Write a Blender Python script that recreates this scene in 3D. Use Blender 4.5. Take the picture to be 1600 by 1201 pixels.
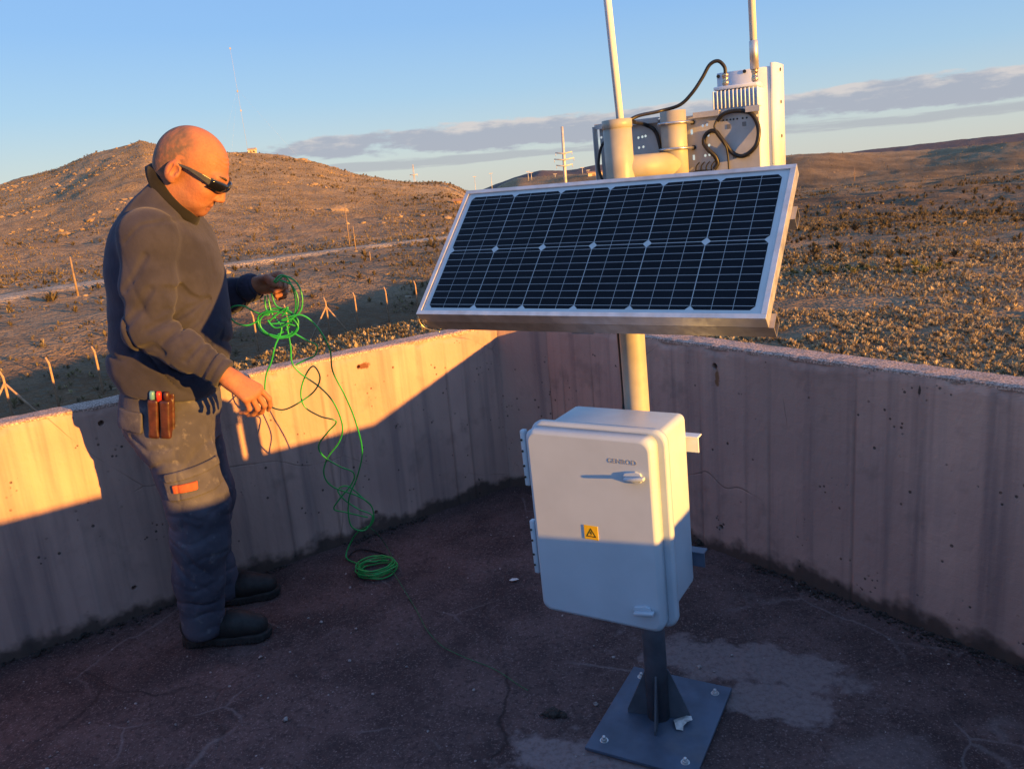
import bpy, bmesh, math, random
import numpy as np
from mathutils import Vector, Matrix
for _o in list(bpy.data.objects): bpy.data.objects.remove(_o)
scene = bpy.context.scene
COL = scene.collection
rng = np.random.default_rng(7)
random.seed(7)
# ------------------------------------------------------------------ camera
CAM_H = 1.45
ROLL = math.radians(4.76); PITCH = math.atan(310/1250.)
_F = np.array([0, math.cos(PITCH), -math.sin(PITCH)]); _R = np.array([1., 0, 0]); _U = np.cross(_R, _F)
_X = math.cos(ROLL)*_R - math.sin(ROLL)*_U; _Y = math.sin(ROLL)*_R + math.cos(ROLL)*_U
cam = bpy.data.cameras.new('camera'); cam_o = bpy.data.objects.new('camera', cam); COL.objects.link(cam_o)
cam.sensor_fit = 'HORIZONTAL'; cam.sensor_width = 36; cam.lens = 1250/1600*36
cam.clip_start = 0.05; cam.clip_end = 30000
M = Matrix.Identity(4)
for i in range(3):
    M[i][0] = _X[i]; M[i][1] = _Y[i]; M[i][2] = -_F[i]
M[2][3] = CAM_H
cam_o.matrix_world = M
scene.camera = cam_o
# ------------------------------------------------------------------ sun and sky
SUN_AZ = math.atan2(.764, -.645)          # from +Y towards +X
SUN_EL = math.radians(5.35)
sdir = Vector((math.sin(SUN_AZ)*math.cos(SUN_EL), math.cos(SUN_AZ)*math.cos(SUN_EL), math.sin(SUN_EL)))
sl = bpy.data.lights.new('sun', 'SUN'); sl.energy = 5.0; sl.color = (1.0, 0.46, 0.07); sl.angle = math.radians(0.55)
so = bpy.data.objects.new('sun', sl); COL.objects.link(so)
so.rotation_mode = 'QUATERNION'; so.rotation_quaternion = sdir.to_track_quat('Z', 'Y'); so.location = (20, -16, 12)
world = bpy.data.worlds.new('World'); scene.world = world; world.use_nodes = True
world.cycles.sampling_method = 'MANUAL'; world.cycles.sample_map_resolution = 256
wt = world.node_tree; wt.nodes.clear()
def wn(t, **k):
    n = wt.nodes.new(t)
    for a, b in k.items(): setattr(n, a, b)
    return n
def wl(a, b): wt.links.new(a, b)
def wm(op, a, b=None, c=None):
    n = wn('ShaderNodeMath', operation=op)
    for i, v in enumerate((a, b, c)):
        if v is None: continue
        if isinstance(v, (int, float)): n.inputs[i].default_value = v
        else: wl(v, n.inputs[i])
    return n.outputs[0]
def wmix(f, a, b):
    n = wn('ShaderNodeMix', data_type='RGBA')
    for i, v in ((0, f), (6, a), (7, b)):
        if isinstance(v, tuple): n.inputs[i].default_value = v
        elif isinstance(v, (int, float)): n.inputs[i].default_value = v
        else: wl(v, n.inputs[i])
    return n.outputs[2]
def wramp(v, a, b):
    n = wn('ShaderNodeMapRange', interpolation_type='SMOOTHSTEP'); wl(v, n.inputs[0])
    n.inputs[1].default_value = a; n.inputs[2].default_value = b
    return n.outputs[0]
sky = wn('ShaderNodeTexSky', sky_type='NISHITA'); sky.sun_disc = False
sky.sun_elevation = SUN_EL
sky.sun_rotation = SUN_AZ; sky.altitude = 100; sky.air_density = 1.0; sky.dust_density = 0.6; sky.ozone_density = 2.2
tc = wn('ShaderNodeTexCoord'); sx = wn('ShaderNodeSeparateXYZ'); wl(tc.outputs['Generated'], sx.inputs[0])
az = wm('ARCTAN2', sx.outputs[0], sx.outputs[1]); el = wm('ARCSINE', sx.outputs[2])
def cloudnoise(kx, ky, off, det=5, rough=.6):
    cv = wn('ShaderNodeCombineXYZ'); wl(wm('MULTIPLY', az, kx), cv.inputs[0]); wl(wm('MULTIPLY', el, ky), cv.inputs[1]); cv.inputs[2].default_value = off
    n = wn('ShaderNodeTexNoise'); n.inputs['Scale'].default_value = 1; n.inputs['Detail'].default_value = det; n.inputs['Roughness'].default_value = rough
    wl(cv.outputs[0], n.inputs['Vector']); return n.outputs[0]
def band(c, w):        # 1 at elevation c (degrees), falling to 0 at c +- w
    d = wm('DIVIDE', wm('SUBTRACT', el, math.radians(c)), math.radians(w))
    return wm('SUBTRACT', 1.0, wm('MULTIPLY', d, d))
big = cloudnoise(2.3, 6, 3.1, 2, .5)
fine = cloudnoise(16, 62, 1.7)
lens_ = wramp(az, -0.34, -0.16)            # the bank thins out to the left of the view
lens2 = wm('ADD', wm('MULTIPLY', lens_, .62), .0)
m1 = wm('ADD', wm('ADD', wm('MULTIPLY', band(3.45, 1.0), .42), wm('MULTIPLY', wm('SUBTRACT', fine, .5), 1.15)), wm('ADD', wm('MULTIPLY', wm('SUBTRACT', big, .5), .7), wm('SUBTRACT', lens2, .62)))
m2 = wm('ADD', wm('ADD', wm('MULTIPLY', band(2.05, .38), .30), wm('MULTIPLY', wm('SUBTRACT', cloudnoise(9, 110, 8.3), .5), 1.2)), wm('SUBTRACT', wm('MULTIPLY', lens2, .9), .60))
c1 = wramp(m1, -.02, .20); c2 = wm('MULTIPLY', wramp(m2, -.02, .25), .6)
# clear evening air: pale at the horizon, deepening to blue overhead, over the same Nishita sky
SKY_S = 0.15
k = 1/SKY_S/2.732
cr = wn('ShaderNodeValToRGB'); wl(wm('DIVIDE', wm('MAXIMUM', el, 0.0), math.pi/2), cr.inputs[0])
stops = [(0, (.62, .64, .60)), (.03, (.54, .64, .69)), (.07, (.37, .575, .80)), (.12, (.265, .49, .85)), (.19, (.23, .44, .85)), (.34, (.235, .435, .84)), (.6, (.23, .425, .83)), (1, (.225, .42, .82))]
while len(cr.color_ramp.elements) < len(stops): cr.color_ramp.elements.new(.5)
for e_, (p_, c_) in zip(cr.color_ramp.elements, stops): e_.position = p_; e_.color = (*[x*k for x in c_], 1)
air = wmix(.10, cr.outputs[0], sky.outputs[0])
topl = wramp(wm('ADD', wm('DIVIDE', wm('SUBTRACT', el, math.radians(3.2)), math.radians(1.3)), wm('MULTIPLY', wm('SUBTRACT', cloudnoise(22, 85, 5.5), .5), 2.6)), .25, 1.05)
cb = wmix(topl, (.40*k, .425*k, .51*k, 1), (.70*k, .64*k, .62*k, 1))
col1 = wmix(wm('MULTIPLY', c1, .84), air, cb)
col2 = wmix(c2, col1, (.40*k, .42*k, .48*k, 1))
bg = wn('ShaderNodeBackground'); wl(col2, bg.inputs[0]); bg.inputs[1].default_value = SKY_S
wo = wn('ShaderNodeOutputWorld'); wl(bg.outputs[0], wo.inputs[0])
scene.view_settings.view_transform = 'Standard'; scene.view_settings.look = 'None'
scene.view_settings.gamma = 1; scene.view_settings.use_curve_mapping = False
scene.view_settings.exposure = 1.45
scene.render.resolution_x = 1024; scene.render.resolution_y = 768
scene.cycles.max_bounces = 4; scene.cycles.diffuse_bounces = 2; scene.cycles.glossy_bounces = 2; scene.cycles.transparent_max_bounces = 6
# ------------------------------------------------------------------ node material helpers
class NT:
    def __init__(s, name):
        s.m = bpy.data.materials.new(name); s.m.use_nodes = True; s.t = s.m.node_tree
        s.b = s.t.nodes['Principled BSDF']; s.tc = s.t.nodes.new('ShaderNodeTexCoord'); s.out = s.t.nodes['Material Output']
    def n(s, t, **k):
        x = s.t.nodes.new(t)
        for a, b in k.items(): setattr(x, a, b)
        return x
    def l(s, a, b): s.t.links.new(a, b)
    def put(s, v, i):
        if isinstance(v, (int, float)): i.default_value = v
        elif isinstance(v, tuple): i.default_value = v if len(v) == len(i.default_value) else (*v, 1)
        else: s.l(v, i)
    def math(s, op, a, b=None, c=None):
        n = s.n('ShaderNodeMath', operation=op)
        for i, v in enumerate((a, b, c)):
            if v is not None: s.put(v, n.inputs[i])
        return n.outputs[0]
    def mix(s, f, a, b, bt='MIX'):
        n = s.n('ShaderNodeMix', data_type='RGBA', blend_type=bt)
        s.put(f, n.inputs[0]); s.put(a, n.inputs[6]); s.put(b, n.inputs[7]); return n.outputs[2]
    def coords(s, scale=(1, 1, 1), src='Object', rot=(0, 0, 0)):
        mp = s.n('ShaderNodeMapping'); s.l(s.tc.outputs[src], mp.inputs[0]); mp.inputs['Scale'].default_value = scale; mp.inputs['Rotation'].default_value = rot
        return mp.outputs[0]
    def noise(s, scale, det=5, rough=.6, vec=None, dist=0):
        n = s.n('ShaderNodeTexNoise'); n.inputs['Scale'].default_value = scale; n.inputs['Detail'].default_value = min(det, 3.5); n.inputs['Roughness'].default_value = rough; n.inputs['Distortion'].default_value = dist
        s.l(vec if vec is not None else s.tc.outputs['Object'], n.inputs['Vector']); return n.outputs[0]
    def voro(s, scale, feature='F1', vec=None, rand=1):
        n = s.n('ShaderNodeTexVoronoi', feature=feature); n.inputs['Scale'].default_value = scale; n.inputs['Randomness'].default_value = rand
        s.l(vec if vec is not None else s.tc.outputs['Object'], n.inputs['Vector']); return n.outputs[0]
    def ramp(s, v, a, b, lo=0., hi=1.):
        n = s.n('ShaderNodeMapRange', interpolation_type='SMOOTHSTEP'); s.put(v, n.inputs[0])
        for i, x in enumerate((a, b, lo, hi)): n.inputs[i+1].default_value = x
        return n.outputs[0]
    def bump(s, h, st=.3, dist=.01, prev=None):
        n = s.n('ShaderNodeBump'); s.put(h, n.inputs['Height']); n.inputs['Strength'].default_value = st; n.inputs['Distance'].default_value = dist
        if prev is not None: s.l(prev, n.inputs['Normal'])
        s.l(n.outputs[0], s.b.inputs['Normal']); return n.outputs[0]
    def set(s, **k):
        for a, v in k.items(): s.put(v, s.b.inputs[a.replace('_', ' ')])
        return s.m
    def attr(s, name):
        n = s.n('ShaderNodeAttribute'); n.attribute_name = name; return n.outputs['Color']
def simple(name, col, rough=.6, metal=0., var=.12, scale=14, bump=.1, bscale=120, spec=.5, dirt=None, bdist=.002):
    N = NT(name); c = tuple(col)
    v = N.noise(scale, 4)
    dark = tuple(x*(1-var*2) for x in c); lite = tuple(min(1, x*(1+var)) for x in c)
    cc = N.mix(N.ramp(v, .3, .7), dark, lite)
    if dirt:
        cc = N.mix(N.math('MULTIPLY', N.ramp(N.noise(scale*.37, 7, .7), .52, .72), dirt[1]), cc, tuple(dirt[0]))
    N.set(Base_Color=cc, Roughness=N.ramp(N.noise(scale*2.3, 3), .3, .7, max(.03, rough-.07), min(1, rough+.07)), Metallic=metal)
    N.b.inputs['Specular IOR Level'].default_value = spec
    if bump: N.bump(N.noise(bscale, 4), bump, bdist)
    return N.m
# ------------------------------------------------------------------ mesh helpers
def tag(o, label=None, cat=None, group=None, kind=None):
    for k_, v_ in (('label', label), ('category', cat), ('group', group), ('kind', kind)):
        if v_: o[k_] = v_
    return o
def empty(name, loc, label=None, cat=None, group=None):
    o = bpy.data.objects.new(name, None); COL.objects.link(o); o.location = loc; o.empty_display_size = .1
    o['origin'] = tuple(loc)
    return tag(o, label, cat, group)
def root_loc(o):
    p = np.zeros(3)
    while o is not None:
        p = p + np.array(o.location); o = o.parent
    return p
class MB:
    """collects vertices and faces in world coordinates"""
    def __init__(s): s.v = []; s.f = []; s.sm = []
    def add(s, vs, fs, smooth=False):
        o = len(s.v); s.v.extend([tuple(map(float, p)) for p in vs]); s.f.extend([tuple(i+o for i in f) for f in fs]); s.sm.extend([smooth]*len(fs)); return s
    def box(s, c, size, ax=None):
        ax = np.eye(3) if ax is None else np.array(ax); c = np.array(c, float); hx, hy, hz = np.array(size)/2
        P = [c+ax[0]*a+ax[1]*b+ax[2]*d for a in (-hx, hx) for b in (-hy, hy) for d in (-hz, hz)]
        F = [(0, 1, 3, 2), (4, 6, 7, 5), (0, 4, 5, 1), (2, 3, 7, 6), (0, 2, 6, 4), (1, 5, 7, 3)]
        if np.linalg.det(ax) < 0: F = [f[::-1] for f in F]
        return s.add(P, F)
    def rbox(s, c, size, r, ax=None, seg=3):
        bm = bmesh.new(); bmesh.ops.create_cube(bm, size=1); bmesh.ops.scale(bm, vec=size, verts=bm.verts)
        bmesh.ops.bevel(bm, geom=bm.edges[:], offset=r, segments=seg, affect='EDGES', profile=.5)
        bm.verts.index_update(); ax = np.eye(3) if ax is None else np.array(ax); c = np.array(c, float)
        P = [c+ax[0]*q.co.x+ax[1]*q.co.y+ax[2]*q.co.z for q in bm.verts]
        F = [[q.index for q in f.verts] for f in bm.faces]; bm.free()
        if np.linalg.det(ax) < 0: F = [f[::-1] for f in F]
        return s.add(P, F, True)
    def tube(s, path, r, n=10, caps=True, closed=False, fix=None):
        path = [np.array(p, float) for p in path]; m = len(path)
        rr = r if hasattr(r, '__len__') else [r]*m
        T = [path[(i+1) % m if closed else min(i+1, m-1)]-path[(i-1) % m if closed else max(i-1, 0)] for i in range(m)]
        for i in list(range(1, m))+list(range(m-2, -1, -1)):
            if np.linalg.norm(T[i]) < 1e-9: T[i] = T[i-1] if np.linalg.norm(T[i-1]) > 1e-9 else T[min(i+1, m-1)]
        T = [t/(np.linalg.norm(t)+1e-12) for t in T]
        if fix is not None: T = [np.array(fix, float)/np.linalg.norm(fix)]*m
        u = np.cross(T[0], [0, 0, 1.]);
        if np.linalg.norm(u) < 1e-3: u = np.cross(T[0], [0, 1., 0])
        u /= np.linalg.norm(u); V = []
        for i in range(m):
            u = u-T[i]*(u@T[i]); u /= np.linalg.norm(u); w = np.cross(T[i], u)
            for j in range(n):
                a = 2*math.pi*j/n; V.append(path[i]+(u*math.cos(a)+w*math.sin(a))*rr[i])
        Fs = []
        for i in range(m if closed else m-1):
            for j in range(n):
                a = i*n+j; b = i*n+(j+1) % n; c = ((i+1) % m)*n+(j+1) % n; d = ((i+1) % m)*n+j
                Fs.append((a, b, c, d))
        s.add(V, Fs, True)
        if caps and not closed:
            o = len(s.v)-len(V)
            s.f.append(tuple(o+j for j in range(n))[::-1]); s.f.append(tuple(o+(m-1)*n+j for j in range(n))); s.sm += [False, False]
        return s
    def cyl(s, a, b, r0, r1=None, n=20, caps=True): return s.tube([a, b], [r0, r0 if r1 is None else r1], n, caps)
    def prism(s, poly, d):
        """extrude polygon (list of 3d points) by vector d"""
        d = np.array(d, float); n = len(poly); P = [np.array(p, float) for p in poly]
        nrm = np.zeros(3)
        for i in range(n): nrm += np.cross(P[i], P[(i+1) % n])
        if nrm@d > 0: P = P[::-1]
        return s.add(P+[p+d for p in P], [tuple(range(n)), tuple(range(n, 2*n))[::-1]]+[((i+1) % n, i, n+i, n+(i+1) % n) for i in range(n)])
    def build(s, name, mat, parent=None, bevel=0, label=None):
        me = bpy.data.meshes.new(name); base = root_loc(parent) if parent is not None else np.zeros(3)
        V = np.array(s.v)-base if len(s.v) else np.zeros((0, 3))
        me.from_pydata(V.tolist(), [], s.f); me.polygons.foreach_set('use_smooth', s.sm); me.update()
        o = bpy.data.objects.new(name, me); COL.objects.link(o)
        if mat is not None: me.materials.append(mat)
        if parent is not None: o.parent = parent
        if bevel:
            b = o.modifiers.new('bevel', 'BEVEL'); b.width = bevel; b.segments = 2; b.limit_method = 'ANGLE'; b.angle_limit = math.radians(40)
        if label: o['label'] = label
        return o
def np_mesh(name, V, F, mat, parent=None, smooth=True, col=None):
    """fast mesh from arrays; F is (n,k)"""
    base = root_loc(parent) if parent is not None else np.zeros(3)
    V = np.asarray(V, np.float32)-base.astype(np.float32); F = np.asarray(F, np.int32); k_ = F.shape[1]
    me = bpy.data.meshes.new(name); me.vertices.add(len(V)); me.vertices.foreach_set('co', V.ravel())
    me.loops.add(F.size); me.loops.foreach_set('vertex_index', F.ravel())
    me.polygons.add(len(F)); me.polygons.foreach_set('loop_start', np.arange(0, F.size, k_, dtype=np.int32))
    try: me.polygons.foreach_set('loop_total', np.full(len(F), k_, np.int32))
    except Exception: pass
    me.polygons.foreach_set('use_smooth', np.full(len(F), smooth, bool))
    if col is not None:
        ca = me.color_attributes.new('Col', 'FLOAT_COLOR', 'POINT'); ca.data.foreach_set('color', np.asarray(col, np.float32).ravel())
    me.update(calc_edges=True); me.validate()
    if mat is not None: me.materials.append(mat)
    o = bpy.data.objects.new(name, me); COL.objects.link(o)
    if parent is not None: o.parent = parent
    return o
def spline(pts, n=12, closed=False):
    """Catmull-Rom through points"""
    P = [np.array(p, float) for p in pts]; m = len(P); out = []
    for i in range(m if closed else m-1):
        p0 = P[(i-1) % m] if closed else P[max(i-1, 0)]; p1 = P[i]; p2 = P[(i+1) % m]; p3 = P[(i+2) % m] if closed else P[min(i+2, m-1)]
        for j in range(n):
            t = j/n; out.append(.5*((2*p1)+(-p0+p2)*t+(2*p0-5*p1+4*p2-p3)*t*t+(-p0+3*p1-3*p2+p3)*t**3))
    if not closed: out.append(P[-1])
    return out
# value noise in numpy
def _hash(i, j, s):
    h_ = (i.astype(np.int64)*374761393+j.astype(np.int64)*668265263+s*982451653) & 0x7fffffff
    h_ = (h_ ^ (h_ >> 13))*1274126177 & 0x7fffffff
    return ((h_ ^ (h_ >> 16)) & 0xffff)/65535.
def vnoise(x, y, s=0):
    i = np.floor(x); j = np.floor(y); fx = x-i; fy = y-j; fx = fx*fx*(3-2*fx); fy = fy*fy*(3-2*fy)
    a = _hash(i, j, s); b = _hash(i+1, j, s); c = _hash(i, j+1, s); d = _hash(i+1, j+1, s)
    return (a*(1-fx)+b*fx)*(1-fy)+(c*(1-fx)+d*fx)*fy-.5
def fbm(x, y, s=0, oct=4, gain=.5):
    t = 0; a = 1.
    for o_ in range(oct): t = t+a*vnoise(x, y, s+o_*17); x = x*2.03+3.1; y = y*2.03+1.7; a *= gain
    return t
def at_z(px, py, z):
    """ground point seen at a photograph pixel, used to survey positions"""
    d = _F*1250+_X*(px-800)+_Y*(600.5-py); C = np.array([0, 0, CAM_H]); return C+d*((z-CAM_H)/d[2])
def at_y(px, py, y):
    d = _F*1250+_X*(px-800)+_Y*(600.5-py); C = np.array([0, 0, CAM_H]); return C+d*(y/d[1])
# ================================================================== terrain
AZT = np.array([-180, -40, -31.1, -27.7, -25.5, -22.6, -20, -16.6, -14.2, -12.06, -9.5, -7, -5.6, -2.2, 4, 10, 19, 22, 25, 28, 33, 60, 180])
PXT = np.array([12, 30, 49, 67, 85, 99, 84, 73, 66, 54, 34, 21, 16, 11, 9, 7, 8, 8, 3, 1, 1, 4, 12])
RED = (np.array([-180, -40, -31, -24, -16, -12, -5.5, 0, 20, 180]), np.array([22, 22, 25, 29, 35, 36.5, 39, 43, 60, 60]))
def smooth(t): t = np.clip(t, 0, 1); return t*t*(3-2*t)
def ground_z(x, y, detail=True):
    r = np.hypot(x, y)+1e-6; a = np.degrees(np.arctan2(x, y))
    px = np.interp(a, AZT, PXT)
    left = smooth((2.0-a)/6.)*smooth((a+150)/60)       # 1 inside the left sector with the hill
    rc = 430+25*np.sin(a*.35)
    zc = CAM_H+rc*px/1250*1.02
    re = np.interp(a, *RED)
    # left profile
    zl = -4.5-.1*smooth((r-15)/12)
    zl = zl-2.3*smooth((r-re)/6.)+1.5*smooth((r-re-16)/26)-.9*smooth((r-95)/60)
    t = np.clip((r-150)/(rc-150), 0, None)
    rise = np.where(t < 1, (zc+6.2)*(smooth(t)*.35+t*.65), (zc+6.2)-((t-1)*70)**1.05*.9)
    zl = zl+np.where(r > 150, rise, 0)
    zl = np.maximum(zl, -30)
    # right profile: a plain that falls gently away and ends in low ridges
    zr = -4.5-.3*smooth((r-25)/40)-2.6*smooth((r-60)/90)-6*smooth((r-150)/350)
    rr_ = 820+60*np.sin(a*.5+1)
    zc2 = CAM_H+rr_*px/1250
    zr = zr+(zc2+13.4)*smooth((r-480)/(rr_-480))-np.where(r > rr_, (r-rr_)*.03, 0)
    zr = np.maximum(zr, -30)
    # a darker ridge line far behind on the right
    far = np.interp(a, [-10, 14, 19, 24, 29, 34, 60], [0, 0, 6, 13, 19, 24, 20])
    zr = np.where(r > 1500, np.maximum(zr, -30+(CAM_H+30+2600*(far)/1250*.52)*smooth((r-1600)/1000)), zr)
    # hills on the skyline straight ahead
    mid = np.interp(a, [-4, -1, 1.5, 3.2, 5, 7, 9, 13, 16], [0, 7, 12, 18, 14, 19, 17, 14, 0])
    zr = np.where(r > 1500, np.maximum(zr, -30+(CAM_H+30+2600*mid/1250)*smooth((r-1600)/1000)*(mid > 0)), zr)
    z = zl*left+zr*(1-left)
    if detail:
        z = z+fbm(x/38, y/38, 3, 4)*np.interp(r, [0, 30, 80, 160, 260, 600, 2600], [0, .10, .20, .6, 2.2, 2.0, 3])*(1-.5*left*smooth((60-r)/30))
        z = z+fbm(x/7, y/7, 5, 3)*np.interp(r, [0, 15, 60, 200, 600, 1500], [.10, .16, .25, .9, .8, .4])
        z = z+np.abs(fbm(x/2.2, y/2.2, 9, 2))*np.interp(r, [0, 15, 60, 200, 600], [.05, .12, .2, .5, .3])
    return z
def gz(x, y): return float(ground_z(np.array([x]), np.array([y]))[0])
# the road along the foot of the hill, as surveyed points (x, y)
road_px = [(-200, 540), (0, 492), (120, 470), (420, 424), (530, 406), (690, 383), (800, 372)]
ROAD = np.array([at_z(px, py, -6.6)[:2] for px, py in road_px])
def road_dist(x, y):
    d = np.full(x.shape, 1e9)
    for i in range(len(ROAD)-1):
        a = ROAD[i]; b = ROAD[i+1]; ab = b-a; t = np.clip(((x-a[0])*ab[0]+(y-a[1])*ab[1])/(ab@ab), 0, 1)
        d = np.minimum(d, np.hypot(x-a[0]-ab[0]*t, y-a[1]-ab[1]*t))
    return d
azs = np.radians(np.concatenate([np.arange(-180, -40, 4.), np.arange(-40, 40, .22), np.arange(40, 180, 4.)]))
rs = np.concatenate([[0.], np.geomspace(6, 60, 90), np.geomspace(60.6, 520, 230), np.geomspace(528, 3200, 90), [5000, 9000, 16000]])
RR, AA = np.meshgrid(rs, azs, indexing='ij'); TX = RR*np.sin(AA); TY = RR*np.cos(AA)
TZ = ground_z(TX, TY)
rd = road_dist(TX, TY)
onroad = smooth((3.6-rd)/1.2)*(RR > 60)
zroad = ground_z(TX, TY, False)
TZ = TZ*(1-onroad)+(zroad+.5)*onroad
TZ[0] = -4.5
TZ[RR > 3300] = -32
hill = smooth((RR-170)/150)
shade = .5+fbm(TX/60, TY/60, 21, 4)*.9
colr = np.zeros(TX.shape+(4,)); colr[..., 3] = 1
def mixc(a, b, t): return np.array(a)*(1-t[..., None])+np.array(b)*t[..., None]
near_c = mixc((.27, .195, .125), (.39, .29, .19), np.clip(shade, 0, 1))
hill_c = mixc((.36, .26, .15), (.48, .355, .215), np.clip(.5+fbm(TX/25, TY/25, 31, 4)*1.2, 0, 1))
cc_ = near_c*(1-hill[..., None])+hill_c*hill[..., None]
_re = np.interp(np.degrees(AA), *RED); dit_shade = smooth((RR-_re)/4)*smooth((_re+34-RR)/16)*smooth((-1-np.degrees(AA))/5); cc_ = cc_*(1-dit_shade[..., None]*np.array((.42, .56, .64)))  # ditch shade deepened in the ground colour itself, with a browner tint
mid_r = smooth((RR-55)/40)*smooth((900-RR)/300)*smooth((np.degrees(AA)+2)/8); cc_ = cc_*(1-mid_r[..., None]*(.42+.25*np.clip(fbm(TX/18, TY/18, 55, 3)*2, -.5, .8))[..., None])
farm = smooth((RR-1500)/500); cc_ = cc_*(1-farm[..., None])+np.array((.165, .125, .12))*farm[..., None]
cc_ = cc_*(1-onroad[..., None])+np.array((.55, .45, .34))*onroad[..., None]
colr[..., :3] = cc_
nr, na = TX.shape
idx = np.arange(nr*na).reshape(nr, na)
i0 = idx[:-1]; i1 = idx[1:]
Fq = np.stack([i0, i1, np.roll(i1, -1, 1), np.roll(i0, -1, 1)], -1).reshape(-1, 4)[:, ::-1]
N = NT('arid_ground')
base = N.attr('Col')
n1 = N.noise(.22, 6, .75); n2 = N.noise(2.6, 3, .65)
c_ = N.mix(N.ramp(n1, .38, .62), N.mix(.5, base, (.5, .45, .42, 1), 'MULTIPLY'), base)
c_ = N.mix(N.math('MULTIPLY', N.ramp(n2, .48, .64), .7), c_, (.14, .11, .075, 1))
c_ = N.mix(N.math('MULTIPLY', N.ramp(N.voro(.55), .0, .22, 1, 0), .35), c_, (.42, .31, .20, 1))
N.set(Base_Color=c_, Roughness=.95); N.b.inputs['Specular IOR Level'].default_value = .1
N.bump(N.noise(.9, 5, .8), 1.0, .9)
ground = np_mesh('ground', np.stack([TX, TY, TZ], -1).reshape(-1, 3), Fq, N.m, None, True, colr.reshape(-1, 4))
tag(ground, 'dry brown desert plain rising to a bare hill on the left', 'ground', kind='structure')
# ------------------------------------------------------------------ tussock grass and dwarf shrubs
def scatter(rmin, rmax, a0, a1, n, seed):
    g = np.random.default_rng(seed); r = np.sqrt(g.uniform(rmin**2, rmax**2, n)); a = np.radians(g.uniform(a0, a1, n))
    return r*np.sin(a), r*np.cos(a), g
def tufts(x, y, g, size, spikes, colors, upright=.6, name='', sink=.0):
    """each plant is a clump of pointed blades leaving one base"""
    n = len(x); z = ground_z(x, y)
    s = size*g.lognormal(0, .35, n)
    th = g.uniform(0, 2*np.pi, (n, spikes)); ph = g.uniform(.12, 1, (n, spikes))**upright*(np.pi/2)*.98   # elevation of blade
    L = s[:, None]*g.uniform(.65, 1.1, (n, spikes))*(.72+.28*np.sin(ph))
    d = np.stack([np.cos(th)*np.cos(ph), np.sin(th)*np.cos(ph), np.sin(ph)*.8], -1)
    P = np.stack([x, y, z-sink*s], -1)[:, None, :]
    side = np.stack([-np.sin(th), np.cos(th), np.zeros_like(th)], -1)
    w = (L*g.uniform(.08, .17, (n, spikes)))[..., None]
    b0 = P+d*(L*.04)[..., None]; mid = P+d*(L*.55)[..., None]+np.array([0, 0, .06])*s[:, None, None]; tip = P+d*L[..., None]
    V = np.stack([b0, mid+side*w, tip, mid-side*w], 2).reshape(-1, 3)
    m = n*spikes; o = np.arange(m)[:, None]*4
    F = np.concatenate([o+np.array([[0, 1, 3]]), o+np.array([[1, 2, 3]])], 1).reshape(-1, 3)
    ci = g.integers(0, len(colors), n); base_ = np.array(colors)[ci]*g.uniform(.75, 1.2, (n, 1))
    c = np.repeat((base_[:, None, :]*g.uniform(.8, 1.2, (n, spikes, 1))).reshape(-1, 3), 4, 0)
    return V, F, np.concatenate([c, np.ones((len(c), 1))], 1)
def join(parts):
    V = []; F = []; C_ = []; o = 0
    for v, f, c in parts: V.append(v); F.append(f+o); C_.append(c); o += len(v)
    return np.concatenate(V), np.concatenate(F), np.concatenate(C_)
N = NT('dry_foliage'); N.t.nodes.remove(N.b); df = N.n('ShaderNodeBsdfDiffuse'); tl = N.n('ShaderNodeBsdfTranslucent'); mxs = N.n('ShaderNodeMixShader'); mxs.inputs[0].default_value = .42
_c = N.attr('Col'); N.l(_c, df.inputs[0]); N.l(_c, tl.inputs[0]); N.l(df.outputs[0], mxs.inputs[1]); N.l(tl.outputs[0], mxs.inputs[2]); N.l(mxs.outputs[0], N.out.inputs[0]); LEAF = N.m
STRAW = [(.54, .42, .24), (.46, .36, .21), (.60, .47, .27), (.38, .30, .20), (.30, .24, .17)]
SHRUB = [(.21, .16, .095), (.25, .195, .11), (.17, .13, .085), (.28, .22, .12), (.32, .25, .14)]
HILLC = [(.26, .195, .105), (.31, .235, .12), (.21, .16, .09), (.36, .27, .145)]
def keep(x, y, cond): return x[cond], y[cond]
parts = []
# right-hand plain
x, y, g = scatter(15, 34, -4, 36, 18000, 11); cl = fbm(x/2, y/2, 71, 3); x, y = keep(x, y, cl > -.25); parts.append(tufts(x, y, g, .14, 11, STRAW+SHRUB[:1], .55))
x, y, g = scatter(34, 60, -6, 36, 20000, 12); cl = fbm(x/3, y/3, 72, 3); x, y = keep(x, y, cl > -.22); parts.append(tufts(x, y, g, .16, 8, STRAW+SHRUB[:3], .55))
x, y, g = scatter(52, 130, -8, 36, 25000, 13); cl = fbm(x/9, y/9, 73, 3); x, y = keep(x, y, cl > -.06); parts.append(tufts(x, y, g, .21, 7, SHRUB, .65))
x, y, g = scatter(110, 320, -8, 36, 19000, 14); cl = fbm(x/25, y/25, 74, 3); x, y = keep(x, y, cl > .0); parts.append(tufts(x, y, g, .36, 5, SHRUB, .65))
x, y, g = scatter(320, 820, -8, 38, 6000, 15); parts.append(tufts(x, y, g, .75, 4, SHRUB, .6))
# scattered taller bushes, dark olive, whose long shadows streak the plain
DARKB = [(.12, .098, .06), (.15, .12, .07), (.10, .082, .055), (.18, .14, .08)]
x, y, g = scatter(45, 120, -3, 36, 1500, 16); cl = fbm(x/20, y/20, 79, 3); x, y = keep(x, y, cl > -.05); parts.append(tufts(x, y, g, .42, 26, DARKB, .7))
x, y, g = scatter(100, 420, -6, 36, 5200, 17); cl = fbm(x/45, y/45, 80, 3); x, y = keep(x, y, cl > -.08); parts.append(tufts(x, y, g, .75, 14, DARKB, .7))
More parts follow.
